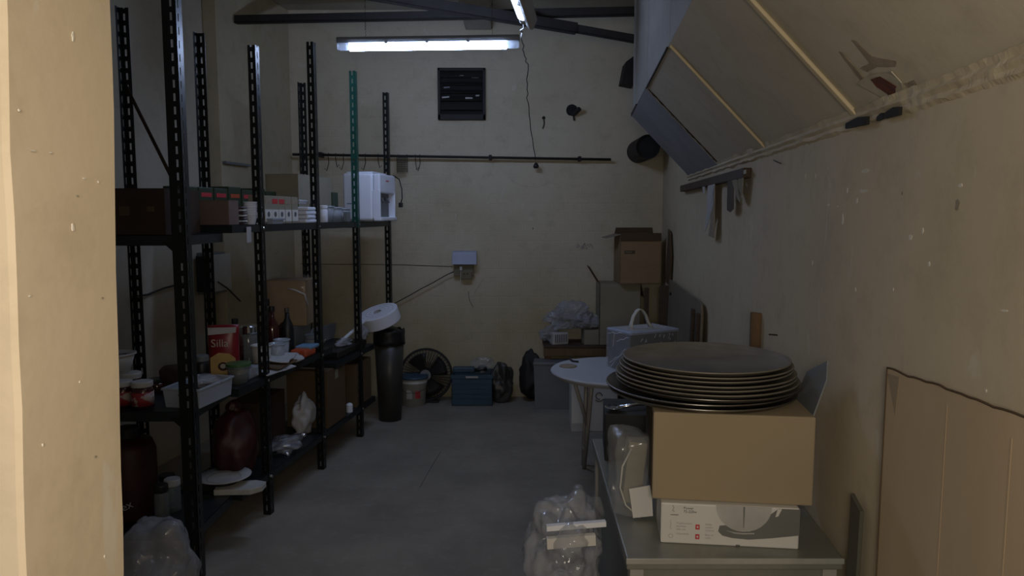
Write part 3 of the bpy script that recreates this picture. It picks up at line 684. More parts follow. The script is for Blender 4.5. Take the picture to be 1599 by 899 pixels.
# ---- white water dispenser (appliance lying with its niche facing the aisle)
sN, tF = 5.22, -.12
wd = thing('water_dispenser', 'white countertop water dispenser overhanging the far end of the top shelf', 'appliance', rk(sN+.175, tF+.135, ZT), RZ)
W2, D2, H2 = .135, .175, .335
mb = MB(); mb.box(-W2, W2-.05, -D2, D2, .004, H2); mb.build('body', M['white'], wd, bev=.02, segs=3)
mb = MB(); mb.box(W2-.05, W2, -D2, D2, H2-.14, H2-.006); mb.build('upper_front', M['white'], wd, bev=.012, segs=3)
mb = MB(); mb.box(W2-.05, W2+.01, -D2, D2, .004, .03); mb.build('drip_base', M['white'], wd, bev=.006)
for y_ in (-D2, D2-.018): MB().box(W2-.055, W2, y_, y_+.018, .02, H2-.12).build('side_cheek', M['white'], wd, bev=.004)
MB().box(W2-.053, W2-.046, -D2+.02, D2-.02, .03, H2-.14).build('niche_back', M['grey_bin'], wd)
for y_ in (-.06, .06):
    MB().tube([(W2-.05, y_, .16), (W2-.022, y_, .16), (W2-.015, y_, .13)], .008, 8).build('tap', M['grey_bin'], wd, smooth=True)
MB().box(W2, W2+.0015, -.04, .02, H2-.055, H2-.047).build('red_logo', M['red_print'], wd)
MB().box(-W2+.03, -W2+.07, -D2-.0015, -D2, .12, .128).build('blue_mark', M['skyblue'], wd)
MB().box(-W2+.088, -W2+.091, -D2-.001, -D2, .02, H2-.02).build('seam', M['ink'], wd)
MB().tube([(W2-.02, D2+.01, H2-.0), (W2+.03, D2+.0, H2-.03), (W2+.055, D2-.02, H2-.10), (W2+.06, D2-.03, H2-.17), (W2+.05, D2-.03, H2-.20)], .0045, 8).build('power_cord', M['black'], wd, smooth=True)
MB().box(W2+.035, W2+.062, D2-.045, D2-.015, H2-.235, H2-.20).build('plug', M['black'], wd, bev=.004)
MB().box(-W2+.02, W2-.06, -D2+.03, D2-.03, H2, H2+.010).build('top_lid', M['white'], wd, bev=.004)
# paper tag hanging under the top shelf
o = MB().box(-.0005, .0005, -.022, .022, -.075, 0).build('paper_tag', M['paper'], loc=rk(S(388, -.003), -.003, ZT-.01), rz=RZ); tag(o, 'small white paper tag hanging from the top shelf edge', 'tag')

# ---- middle level: near rack
ZN = .735
for i, (px, Y, r, h, lab) in enumerate(((222, 3.07, .043, .115, 'white lidded jar with a red and white label, beside the clear container'),
                                 (190, 3.08, .043, .115, 'white lidded jar with a red label nearest the door jamb, front row'),
                                 (198, 3.21, .045, .115, 'white lidded dark jar in the second row by the door jamb'),
                                 (203, 3.195, .048, .125, 'white lidded jar in the back row by the door jamb'))):
    p = at(px, 600, Y)
    jar('jar', lab, (p.x, Y, ZN), r, h, M['darkred_glass'], M['offwhite'], 'white lidded jars on the near middle shelf', labm=mat('red_white_label', (.42, .36, .33), .6, col2=(.30, .03, .03), scale=30, lo_=.45, hi_=.5) if i < 2 else None)
p = at(243, 560, 3.36); jar('jar', 'low dark jar standing behind the clear container', (p.x, 3.36, ZN), .045, .06, M['darkred_glass'], M['black'])
p = at(207, 560, 3.34)
t = tub('bowl', 'wide white bowl with dark contents on top of the back row jar', (p.x, 3.195, ZN+.1255), .055, .08, .085, M['offwhite'], fill=M['darkred_glass'], cat='bowl')
# clear rectangular container with reddish contents
cc = Vector((pr.x-.045, 3.19, ZN))
t = bin_box('plastic_container', 'long low frosted plastic container behind the tallest front post', cc, RZ, .165, .27, .085, M['tubclear'], cat='container', taper=.93)
MB().blob((0, 0, .045), (.065, .11, .03), .3, 14, 3, seed=5).build('contents', M['kraft_red'], t, smooth=True)
MB().blob((.02, .02, .085), (.06, .09, .025), .35, 14, 3, seed=15).build('plastic_wrap', M['film'], t, smooth=True)
# ---- middle level: long rack
p = rk(3.60, .07, ZM)
t = tub('food_tub', 'round clear tub with a green lid right of the tallest front post', p, .045, .055, .085, M['glass'], fill=M['yellow'])
MB().lathe([(0, .087), (.06, .087), (.06, .10), (0, .102)], 24).build('lid', M['green'], t)
MB().box(-.052, .052, -.07, .07, 0, .055).build('food_tub', M['tubclear'], bev=.01, loc=rk(3.72, .10, ZM), rz=RZ)
tag(bpy.data.objects['food_tub.001'] if 'food_tub.001' in bpy.data.objects else bpy.data.objects['food_tub'], 'squarish pale plastic tub beside the green lidded one', 'tub')
# red flour pack
t = thing('snack_pack', 'glossy red and yellow food pack with white lettering standing on the middle shelf', 'packet', rk(3.70, .20, ZM), R(10))
def packf(w_, d_, h_):
    mb = MB(); g = []
    for j in range(9):
        v = j/8; th = d_*(math.sin(PI*min(max(v, .06), .93))**.6); ww = w_*(1-.05*math.sin(PI*v))
        g.append([mb.bm.verts.new(q) for q in ((-ww/2, -th*.2, v*h_), (-ww*.3, -th/2, v*h_), (ww*.3, -th/2, v*h_), (ww/2, -th*.2, v*h_), (ww/2, th*.2, v*h_), (ww*.3, th/2, v*h_), (-ww*.3, th/2, v*h_), (-ww/2, th*.2, v*h_))])
    for a, b in zip(g, g[1:]):
        for i in range(8): mb.bm.faces.new((a[i], a[(i+1) % 8], b[(i+1) % 8], b[i]))
    mb.bm.faces.new(g[0][::-1]); mb.bm.faces.new(g[-1]); return mb
packf(.15, .07, .27).build('bag', M['red_pack'], t, smooth=True, bev=0)
pk = lambda pts, m_, nm, y=-.037: MB().prism([(x, y, z) for x, z in pts], (0, -.0008, 0)).build(nm, M[m_], t)
pk([(-.068, .262), (.068, .262), (.066, .235), (-.066, .225)], 'paper', 'top_band', -.0365)
pk([(-.06, .11), (-.02, .135), (.03, .13), (.06, .105), (.06, .02), (-.06, .02)], 'yellow', 'picture')
pk([(.025*math.cos(i*PI/8)+.0, .065+.022*math.sin(i*PI/8)) for i in range(16)], 'darkred', 'picture_bowl', -.0385)
pk([(.014*math.cos(i*PI/8)+.0, .067+.012*math.sin(i*PI/8)) for i in range(16)], 'cream_pack', 'picture_food', -.040)
text(t, 'Silla', .055, M['cream_pack'], (-.055, -.0385, .165), (PI/2, 0, R(0)))
# dark red flask + cup with glint
bottle('bottle', 'dark red bottle behind the red food pack', rk(3.92, .26, ZM), .04, .27, M['darkred_glass'], M['black'])
jar('glass_jar', 'round glass jar with a shiny lid right of the dark red bottle', rk(4.02, .24, ZM), .05, .22, M['glass'], M['chrome'], cat='jar')
for i, (s_, t_, r, h, lab) in enumerate(((3.93, .12, .052, .13, 'frosted white cup in front of the dark red bottle'), (4.07, .10, .045, .115, 'glass tumbler left of the second front post'), (4.17, .12, .042, .12, 'glass tumbler with a pale rim behind the second front post'))):
    tub('cup', lab, rk(s_, t_, ZM), r*.8, r, h, M['tubclear'] if i else M['offwhite'], cat='cup', group='cups and tumblers on the middle shelf')
# tray with magazines and paper at the shelf edge
for k in range(3):
    o = MB().sheet(lambda u, v: ((u-.5)*.16, (v-.5)*.24, .002+.012*math.sin(u*3+k)*math.sin(v*PI*1.5+k)**2), 8, 10).build('magazine', M['paper'] if k != 1 else M['kraft_dark'], solid=.004, loc=rk(3.87+.07*k, .045+.01*k, ZM+.006+.022*k), rz=RZ+R(12*k-10))
    tag(o, ('curled grey magazine at the bottom of the pile on the middle shelf edge', 'brown folder in the middle of the pile on the shelf edge', 'crumpled pale magazine on top of the pile on the shelf edge')[k], 'magazine')
# dark bottles behind second post
for i, (s_, t_, r, h) in enumerate(((4.22, .20, .038, .30), (4.30, .27, .04, .33), (4.33, .16, .036, .28), (4.41, .22, .04, .25))):
    bottle('bottle', ('tall dark red sauce bottle behind the second front post', 'tallest dark bottle at the back between two front posts', 'dark glossy bottle with a bright streak right of the second front post', 'short dark bottle next to the grey tub')[i], rk(s_, t_, ZM), r, h, M['darkred_glass'] if i != 2 else M['black'], M['black'] if i != 2 else M['chrome'], 'dark bottles on the middle shelf')
t = bin_box('plastic_tub', 'dark grey plastic tub carrying the wrapped carton', rk(4.66, .24, .728), RZ, .22, .22, .16, M['grey_bin'], cat='tub'); t.location = rk(4.50, .245, ZM)
t = carton('carton', 'brown carton in clear wrap with white straps on the grey tub', rk(4.50, .215, ZM+.162), RZ+R(8), .25, .22, .27, M['kraft'])
o = MB().pillow((.135, .12, .142), .012, 12, 5, 11, pw=.3).build('clear_wrap', M['film3'], t, smooth=True); o.location = (0, 0, .143)
MB().tube([(.02, -.12, .225), (.07, -.13, .215), (.12, -.12, .19), (.135, -.10, .12)], .005, 6).build('strap', M['paper'], t, smooth=True)
MB().tube([(.13, .03, .26), (.155, .05, .22), (.16, .06, .16), (.14, .05, .11)], .008, 6).build('strap', M['paper'], t, smooth=True)
t = thing('food_packet', 'orange and blue food packet lying at the middle shelf edge', 'packet', rk(4.33, .06, ZM), RZ)
MB().box(-.05, .05, -.085, .06, 0, .045).build('packet', M['orange'], t, bev=.012)
MB().box(-.045, .052, -.02, .10, .038, .056).build('blue_flap', M['skyblue'], t, bev=.004)
o = MB().blob((0, 0, .02), (.06, .09, .022), .35, 14, 3, seed=8, flat=-.018).build('crumpled_wrapper', M['paper'], smooth=True, loc=rk(4.12, .05, ZM), rz=RZ); tag(o, 'crumpled pale wrapper at the middle shelf edge below the second post', 'wrapper')
jar('steel_container', 'round dark steel container behind the orange packet', rk(4.47, .07, ZM), .05, .10, M['grey_bin'], M['grey_bin'], cat='container')
# ---- far low shelf: black appliance shelf, grey lid, film
t = thing('black_cooker', 'low black box shaped appliance on the far lower shelf', 'appliance', rk(5.0, .19, ZF), RZ)
MB().box(-.17, .17, -.25, .28, .012, .055).build('top_body', M['black'], t, bev=.006)
MB().box(-.16, .16, -.24, .27, 0, .012).build('base', M['shelf_steel'], t)
o = MB().prism([(-.02, -.30, 0), (-.02, .26, 0), (-.02, .30, .10), (-.02, -.10, .12)], (.012, 0, 0)).build('scrap_sheet', M['grey_bin'], loc=rk(5.04, .26, ZF+.055), rz=RZ, bev=.003); tag(o, 'dull grey scrap sheet leaning behind the foam strip on the far low shelf', 'sheet')
o = MB().box(-.009, .009, -.17, .17, -.006, .006, rot=Matrix.Rotation(R(24), 3, 'X')).build('foam_strip', M['foam'], loc=rk(5.12, .06, ZF+.135), rz=RZ-R(20)); tag(o, 'thin white foam strip slanting up towards the white foam roll', 'foam strip')
o = MB().blob((0, 0, .02), (.045, .10, .022), .5, 14, 4, seed=21, flat=-.018).build('crumpled_film', M['film'], smooth=True, loc=rk(5.0, .08, ZF+.057), rz=RZ); tag(o, 'crumpled clear film on the black appliance', 'film')
o = MB().blob((0, 0, .05), (.03, .05, .055), .4, 14, 4, seed=22, flat=-.045).build('crumpled_film', M['film'], smooth=True, loc=rk(5.23, .03, ZF+.057), rz=RZ); tag(o, 'small bunch of clear film under the white foam roll', 'film')
# dark sack bin beside the rack with the foam roll on it
bp_ = Vector((-.925, 5.50, 0))
t = thing('waste_bin', 'tall dark bin lined with a black bag beside the far rack post', 'bin', bp_)
MB().lathe([(0, 0), (.085, 0), (.112, .66), (.106, .66), (.08, .01), (0, .01)], 28).build('body', M['dusty_film'], t, smooth=True)
mb = MB(); mb.sheet(lambda u, v: ((.114+.008*noise.noise(Vector((u*14, v*5, 0))))*math.cos(2*PI*u)*(1+.03*v), (.114+.008*noise.noise(Vector((u*14, v*5, 0))))*math.sin(2*PI*u)*(1+.03*v), .69-.11*v+.02*noise.noise(Vector((math.cos(2*PI*u)*3, math.sin(2*PI*u)*3, v)))), 48, 5)
mb.build('bag_rim', M['black'], t, smooth=True, solid=.002)
MB().lathe([(0, .60), (.10, .60), (.10, .67), (.06, .70), (0, .705)], 24).build('bag_contents', M['black'], t, smooth=True)
fr = thing('foam_roll', 'thick roll of white foam lying tilted on the dark bin', 'roll', bp_+Vector((-.045, -.03, .725)))
fr.rotation_euler = (R(15), R(-15), 0)
prof = []
MB().lathe([(.03, 0), (.152, 0), (.152, .095), (.03, .095), (.03, 0)], 40, loc=(0, 0, .02)).build('foam_coil', M['foam'], fr, bev=.006)
MB().lathe([(.026, .0), (.030, .0), (.030, .097), (.026, .097), (.026, 0)], 20, loc=(0, 0, .02)).build('core', M['paper'], fr)
for r_ in (.06, .09, .12): MB().lathe([(r_, .0945), (r_+.0015, .0945), (r_+.0015, .0962), (r_, .0962), (r_, .0945)], 36, loc=(0, 0, .02)).build('winding_edge', M['paper'], fr)

# ---- bottom level
carton('carton', 'large brown carton on the bottom shelf beside the third front post', rk(4.70, .15, ZB), RZ, .27, .30, .36, M['kraft_dark'], tape=M['kraft_grey'])
carton('carton', 'brown carton on the bottom shelf under the far low shelf', rk(5.21, .15, ZB), RZ, .26, .30, .30, M['kraft_dark'])
o = MB().lathe([(0, 0), (.022, 0), (.022, .05), (.014, .06), (0, .06)], 16).build('white_pot', M['white'], loc=rk(4.95, .03, ZB), rz=0); tag(o, 'small white plastic pot between the two brown cartons on the bottom shelf', 'pot')
carton('carton', 'dim brown carton at the back of the bottom shelf left of the white bag', rk(4.15, .27, ZB), RZ, .16, .36, .30, M['kraft_red'])
o = MB().blob((0, 0, .11), (.05, .09, .12), .3, 9, 4, seed=31, flat=-.105).build('plastic_bag', M['paper'], smooth=True, loc=rk(4.44, .12, ZB), rz=RZ); tag(o, 'knotted white plastic bag left of the large brown carton', 'bag')
t = thing('spice_sack', 'dark red sack standing on the bottom shelf left of the second front post', 'sack', rk(3.70, .16, ZB), RZ)
MB().blob((0, 0, .16), (.11, .13, .18), .14, 6, 4, seed=33, flat=-.155).build('body', M['darkred'], t, smooth=True)
MB().blob((0, 0, .345), (.035, .04, .04), .3, 9, 3, seed=34).build('tied_neck', M['darkred'], t, smooth=True)
for i, (s_, t_, r, tl_, lab) in enumerate(((3.52, .12, .125, 4, 'white plate with a dark rim ring on the bottom shelf'), )):
    t = thing('plate', lab, 'plate', rk(s_, t_, ZB+.045), 0)
    MB().lathe([(0, 0), (r*.6, 0), (r, .018), (r, .022), (r*.62, .006), (0, .006)], 36).build('dish', M['offwhite'], t, smooth=True)
    MB().lathe([(r*.60, .0062), (r*.66, .0085), (r*.66, .0105), (r*.60, .0082)], 36).build('rim_ring', M['ink_light'], t, smooth=True)
    MB().lathe([(0, -.045), (r*.5, -.045), (r*.5, 0), (0, 0)], 24).build('stand', M['black'], t)
o = MB().prism([(-.12, -.05, 0), (.05, -.07, 0), (.10, -.03, 0), (.11, .03, 0), (.06, .06, 0), (-.12, .06, 0)], (0, 0, .028)).build('foam_tray', M['offwhite'], loc=rk(3.50, .02, ZB+.001), rz=R(10), bev=.004); tag(o, 'broken white foam tray in front of the plate on the bottom shelf', 'tray')
for i, (px, Y, r, h, lid, lab) in enumerate(((252, 3.12, .03, .16, 'black', 'tall dark jar with a glint on the bottom shelf left of the tallest post'), (270, 3.22, .035, .15, 'offwhite', 'dark jar with a pale lid on the bottom shelf behind the tallest post'), (262, 3.33, .035, .13, 'black', 'small dark jar at the back of the near bottom shelf'))):
    p = at(px, 780, Y); jar('jar', lab, (p.x, Y, ZB), r, h, M['glass'], M[lid], 'dark jars on the near bottom shelf')
for i in range(4):
    q = rk(4.0+.07*i, .07+.03*(i % 3), ZB+.012+.015*i)
    o = MB().tube([q+Vector((-.08, -.02, -.004)), q+Vector((0, 0, .006)), q+Vector((.06, .03*(i % 3-1), .012))], [.006, .004, .012], 6).build('steel_spoon', M['chrome'], smooth=True); tag(o, 'steel spoon in the heap on the bottom shelf behind the second front post', 'spoon', 'steel spoons heaped on the bottom shelf')
o = MB().blob((0, 0, .035), (.09, .13, .04), .45, 12, 4, seed=41, flat=-.032).build('crumpled_film', M['film'], smooth=True, loc=rk(4.12, .09, ZB), rz=RZ); tag(o, 'crumpled clear wrap among the spoons on the bottom shelf', 'film')
# near bottom left: red drum and bag
p = at(212, 780, 3.16)
t = thing('red_canister', 'tall dark red canister with pale script on the near bottom shelf', 'canister', (p.x-.03, 3.17, ZB))
MB().lathe([(0, 0), (.11, 0), (.115, .02), (.115, .30), (.10, .34), (.05, .36), (0, .36)], 30).build('body', M['darkred'], t, smooth=True)
MB().lathe([(0, .355), (.05, .355), (.05, .40), (0, .40)], 20).build('cap', M['black'], t)
text(t, 'Rex', .05, M['paper'], (-.0, -.117, .05), (PI/2, R(-25), R(8)))
o = MB().blob((0, 0, .19), (.15, .13, .19), .22, 6, 5, seed=51, flat=-.185).build('plastic_bag', M['film'], smooth=True, loc=(-1.36, 2.72, .003), rz=0); tag(o, 'bulging clear plastic bag on the floor against the door jamb', 'bag')

# ---------------------------------------------------------------- foot of the back wall
# floor fan
t = thing('floor_fan', 'large round black caged fan leaning against the back wall behind the bucket', 'fan', (at(665, 600, 6.03).x, 6.03, 0)); t.rotation_euler = (R(-7), 0, 0)
Rf = .212; zc = Rf+.012
def ring(r, y, th=.003, n=40): return [(r*math.cos(2*PI*i/n), y, zc+r*math.sin(2*PI*i/n)) for i in range(n+1)]
MB().tube(ring(Rf, 0, n=44), .010, 8).build('outer_ring', M['black_rub'], t, smooth=True)
mb = MB()
for k in range(14): mb.tube(ring(.040+k*.012, -.045+.0009*k*k*.25), .0022, 4)
for k in range(48):
    a_ = 2*PI*k/48; mb.tube([(.03*math.cos(a_), -.05, zc+.03*math.sin(a_)), (.13*math.cos(a_), -.042, zc+.13*math.sin(a_)), (Rf*math.cos(a_), 0, zc+Rf*math.sin(a_))], .0022, 4)
g = mb.build('wire_cage', M['beam_steel'], t)
MB().lathe([(0, 0), (.04, 0), (.045, .01), (0, .012)], 24, rot=Matrix.Rotation(PI/2, 3, 'X'), loc=(0, -.045, zc)).build('hub_badge', M['grey_bin'], t)
for k in range(4):
    a_ = PI/2*k+.5; mb = MB()
    mb.sheet(lambda u, v: ((.03+.15*u)*math.cos(a_+(v-.5)*1.0), -.012+(v-.5)*.03, zc+(.03+.15*u)*math.sin(a_+(v-.5)*1.0)), 4, 5)
    mb.build('blade', M['black'], t, smooth=True, solid=.002)
MB().box(-.11, .11, -.05, .05, 0, .012).build('foot', M['black_rub'], t, bev=.004)
MB().lathe([(0, 0), (.05, 0), (.05, .09), (0, .09)], 20, rot=Matrix.Rotation(-PI/2, 3, 'X'), loc=(0, .0, zc)).build('motor', M['black'], t)
# bucket
p = onz(648, 628, 0)
t = thing('paint_bucket', 'white plastic bucket with a dark blue lid in front of the round fan', 'bucket', (p.x, p.y-.06, 0))
MB().lathe([(0, 0), (.092, 0), (.108, .185), (.112, .187), (.112, .20), (.108, .202), (.11, .225), (.114, .23), (0, .23)], 32).build('body', M['offwhite'], t, smooth=True)
MB().lathe([(0, .232), (.10, .232), (.117, .222), (.119, .225), (.117, .243), (.10, .240), (0, .246)], 32).build('lid', M['blue_lid'], t, smooth=True)
mb = MB()
for k in range(6):
    a_ = R(-75+k*4); mb.box(.1035*math.cos(a_)-.003, .1035*math.cos(a_)+.003, .1035*math.sin(a_)-.001, .1035*math.sin(a_)+.001, .07, .13, rot=Matrix.Rotation(a_+PI/2, 3, 'Z'))
mb.build('red_printing', M['red_print'], t)
MB().box(-.045, -.0, -.1025, -.1005, .07, .14).build('paper_label', M['ink_light'], t)
MB().tube([(-.113, 0, .20), (-.11, -.06, .15), (-.04, -.116, .12), (.04, -.116, .12), (.11, -.06, .15), (.113, 0, .20)], .002, 6).build('wire_handle', M['beam_steel'], t)
# blue crate
pc = at(738, 612, 5.98)
t = thing('blue_crate', 'dark blue plastic crate at the foot of the back wall beside the fan', 'crate', (pc.x, 6.02, 0))
mb = MB(); w_, d_, h_ = .165, .13, .255
mb.box(-w_, w_, -d_, -d_+.008, 0, h_); mb.box(-w_, w_, d_-.008, d_, 0, h_); mb.box(-w_, -w_+.008, -d_, d_, 0, h_); mb.box(w_-.008, w_, -d_, d_, 0, h_); mb.box(-w_, w_, -d_, d_, 0, .008)
mb.build('body', M['blue_crate'], t, bev=.003)
MB().box(-w_-.006, w_+.006, -d_-.006, -d_+.01, h_-.03, h_).build('rim', M['blue_crate'], t, bev=.003)
for z in (.06, .10, .14, .18): MB().box(-w_, w_, -d_-.0035, -d_, z, z+.006).build('rib', M['blue_crate'], t)
MB().box(-.05, .05, -d_-.008, -d_-.005, h_-.024, h_-.008).build('handle', M['ink_light'], t)
t = thing('power_tool', 'blue and black tool lying across the blue crate', 'tool', (pc.x-.04, 5.98, .256))
MB().box(-.12, .06, -.03, .03, .0, .05).build('body', M['blue_lid'], t, bev=.012)
MB().tube([(.05, 0, .02), (.10, 0, .025), (.16, 0, .03)], .014, 8).build('handle', M['black'], t, smooth=True)
MB().lathe([(0, 0), (.03, 0), (.034, .05), (0, .06)], 14, loc=(.12, .02, .0)).build('knob', M['grey_bin'], t)
o = MB().blob((0, 0, .05), (.09, .07, .05), .45, 9, 4, seed=61, flat=-.05).build('crumpled_film', M['film2'], smooth=True, loc=(pc.x+.09, 6.06, .262)); tag(o, 'crumpled film on the right of the blue crate', 'film')
pc2 = at(783, 600, 6.0)
o = MB().blob((0, 0, .15), (.085, .09, .16), .35, 7, 5, seed=62, flat=-.148).build('plastic_sack', M['dusty_film'], smooth=True, loc=(pc2.x, 6.05, 0)); tag(o, 'crumpled dusty grey plastic sack on the floor right of the blue crate', 'sack')

# ---------------------------------------------------------------- right back heap
p = at(836, 600, 6.0)
o = MB().blob((0, 0, .20), (.10, .09, .21), .28, 6, 4, seed=63, flat=-.195).build('black_sack', M['black_rub'], smooth=True, loc=(p.x-.03, 6.06, 0)); tag(o, 'slumped black sack on the floor behind the grey bin', 'sack')
p = onz(862, 640, 0)
t = bin_box('grey_bin', 'grey plastic storage bin on the floor left of the white carton', (p.x+.01, p.y+.10, 0), R(-4), .30, .17, .37, M['grey_bin'], cat='bin', taper=.92)
MB().box(-.155, .155, -.09, .09, .362, .38).build('lid', M['grey_bin'], t, bev=.008)
# bench
bx0, bx1 = at(849, 540, 5.88).x, at(1005, 540, 5.88).x
t = thing('wooden_bench', 'rough brown wooden bench against the back wall carrying the open cartons', 'bench', (0, 0, 0))
BZ = .50
for k in range(3): MB().box(bx0, bx1, 5.88+k*.103, 5.88+k*.103+.100, BZ-.022, BZ).build('plank', M['wood_dark'], t, bev=.003)
MB().box(bx0, bx1, 5.885, 5.905, BZ-.09, BZ-.023).build('front_rail', M['wood'], t, bev=.003)
for x in (bx0+.02, bx1-.06):
    for y in (5.905, 6.14): MB().box(x, x+.04, y, y+.04, 0, BZ-.022).build('leg', M['wood'], t, bev=.003)
MB().box(bx0+.03, bx1-.05, 5.905, 6.14, .16, .178).build('lower_shelf', M['wood_dark'], t)
# things on the bench: plastic heap, small cartons
x_ = at(925, 520, 5.85).x
carton('carton', 'small grey carton inside the heap of film on the bench', (x_, 5.98, BZ), R(5), .13, .14, .12, M['kraft_grey'])
x_ = at(875, 520, 5.82).x
t = thing('barcode_packet', 'small striped packet leaning under the film on the bench', 'packet', (x_, 5.93, BZ), R(20))
MB().box(-.07, .07, -.03, .03, 0, .10).build('packet', M['paper'], t, bev=.01)
for k in range(7): MB().box(-.05+k*.016, -.043+k*.016, -.0312, -.030, .02, .085).build('dark_stripe', M['insul'], t)
for i, (px, py, r, sd, zz) in enumerate(((895, 492, (.19, .11, .085), 71, .115), (862, 520, (.08, .09, .06), 72, .0), (918, 505, (.09, .09, .06), 73, .12))):
    q = at(px, py, 5.86); z0 = BZ+zz
    o = MB().blob((0, 0, r[2]), r, .6, 13, 6, seed=sd, flat=-r[2]*.95).build('plastic_film', M['film'], smooth=True, loc=(q.x, 6.02, z0)); tag(o, ('big crumpled heap of clear film on the bench', 'small bunch of clear film at the left end of the bench', 'bunch of clear film against the open grey carton')[i], 'film')
# open grey carton
def open_carton(name, label, loc, rz, w, d, h, m, flaps, ground=True):
    t = thing(name, label, 'box', loc, rz); th = .004
    mb = MB(); mb.box(-w/2, w/2, -d/2, -d/2+th, 0, h); mb.box(-w/2, w/2, d/2-th, d/2, 0, h); mb.box(-w/2, -w/2+th, -d/2, d/2, 0, h); mb.box(w/2-th, w/2, -d/2, d/2, 0, h); mb.box(-w/2, w/2, -d/2, d/2, 0, th)
    mb.build('body', m, t)
    for side, ang, ln, mm in flaps:
        a_ = R(ang); mb = MB(); c, s = math.cos(a_)*ln, math.sin(a_)*ln      # ang from horizontal outward
        if side == 'l': mb.prism([(-w/2, -d/2, h), (-w/2, d/2, h), (-w/2-c, d/2-.01, h+s), (-w/2-c, -d/2+.01, h+s)], (0, 0, th))
        if side == 'r': mb.prism([(w/2, -d/2, h), (w/2, d/2, h), (w/2+c, d/2-.01, h+s), (w/2+c, -d/2+.01, h+s)], (0, 0, th))
        if side == 'f': mb.prism([(-w/2, -d/2, h), (w/2, -d/2, h), (w/2-.01, -d/2-c, h+s), (-w/2+.01, -d/2-c, h+s)], (0, 0, th))
        if side == 'b': mb.prism([(-w/2, d/2, h), (w/2, d/2, h), (w/2-.01, d/2+c, h+s), (-w/2+.01, d/2+c, h+s)], (0, 0, th))
        mb.build('flap', mm, t)
    return t
x0, x1 = at(936, 470, 5.9).x, at(1000, 470, 5.9).x
oc = open_carton('open_carton', 'open dusty grey carton on the bench with its left flap standing up', ((x0+x1)/2, 6.02, BZ), 0, x1-x0, .27, .50, M['kraft_grey'], [('l', 58, .15, M['kraft_dark']), ('r', -75, .12, M['kraft_grey'])])
for fl in [c for c in bpy.data.objects if c.parent == oc and c.name.startswith('flap')][:1]: pass
# brown carton on top
x0, x1 = at(967, 400, 5.83).x, at(1031, 400, 5.83).x
zb = BZ+.504
t = open_carton('open_carton', 'orange brown carton with a dark top edge balanced on the open grey carton', ((x0+x1)/2, 5.96, zb-.0), R(3), x1-x0, .26, .385, M['kraft'], [('l', 155-180+10, .11, M['kraft_grey']), ('b', 100, .05, M['inner'])])
MB().box(-(x1-x0)/2, (x1-x0)/2, -.136, -.131, .335, .40).build('folded_rim', M['inner'], t)
MB().box(-.13, -.045, -.1315, -.130, .235, .262).build('printed_label', M['inner'], t)
text(t, 'FRESH', .02, M['kraft_grey'], (-.125, -.1318, .242), (PI/2, 0, 0))
# wood uprights right of the cartons
xx = at(1003, 480, 5.70).x
MB().box(xx+.005, xx+.035, 5.62, 5.65, 0, .99).build('wooden_stick', M['wood_dark'], bev=.003); tag(bpy.data.objects['wooden_stick'], 'thin dark wooden stick standing beside the open grey carton', 'stick')
xx = at(1028, 480, 5.6).x
o = MB().box(xx-.01, xx+.075, 5.5, 5.52, 0, 1.02).build('wooden_board', M['wood_dark'], bev=.003); tag(o, 'narrow dark board standing in the corner under the orange brown carton', 'board')
# flat dark brown strip on right wall in the corner
o = MB().prism([(XR(5.75)-.012, 5.75, 1.03), (XR(5.42)-.012, 5.42, 1.02), (XR(5.38)-.012, 5.38, 1.25), (XR(5.48)-.012, 5.48, 1.42), (XR(5.62)-.012, 5.62, 1.44), (XR(5.66)-.012, 5.66, 1.30)], (-.006, 0, 0)).build('dark_wall_strip', M['kraft_dark']); tag(o, 'dark uneven strip on the right wall beside the orange brown carton', 'cardboard')
# big table top / hardboard sheet leaning on right wall
t = thing('leaning_panel', 'large brown panel with rounded corner leaning on the right wall behind the cooler bag', 'panel', (0, 0, 0))
ya, yb = 3.9, 5.35
def wl(Y, z, off): return Vector((XR(Y)-off-(1.08-z)*.02, Y, z))
MB().prism([wl(ya, 0, .02), wl(ya, 1.02, .02), wl(ya+.03, 1.065, .02), wl(ya+.08, 1.08, .02), wl(yb, 1.08, .02), wl(yb, 0, .02)], (-.014, 0, 0)).build('sheet', M['panel_brown'], t, bev=.003)
for y_ in (ya+.02, ya+.20): MB().prism([wl(y_, .01, .034), wl(y_+.055, .01, .034), wl(y_+.055, 1.02, .034), wl(y_, 1.02, .034)], (-.018, 0, 0)).build('batten', M['wood_dark'], t, bev=.003)
MB().lathe([(0, 0), (.012, 0), (.012, .01), (0, .01)], 10, rot=Matrix.Rotation(-PI/2, 3, 'Y'), loc=wl(5.2, .99, .035)).build('bolt', M['beam_steel'], t)
# wood strip behind pans
pa = at(1188, 490, 2.74)
o = MB().prism([(pa.x-.036, 2.74, 0), (pa.x+.036, 2.74, 0), (pa.x+.036, 2.74, pa.z-.006), (pa.x+.028, 2.74, pa.z), (pa.x-.034, 2.74, pa.z+.006)], (0, .018, 0)).build('wooden_batten', M['wood'], bev=.002); tag(o, 'short upright wooden batten by the right wall behind the pan stack', 'batten')
d = ray(1214, 523); k = .68/(d.x-.0926*d.y); q = Vector((0, 0, CAMZ))+d*k
o = MB().tube([q+Vector((.002, 0, 0)), q+Vector((-.03, 0, .002))], .0025, 6).build('wall_nail', M['beam_steel']); tag(o, 'nail sticking out of the right wall beside the upright batten', 'nail')
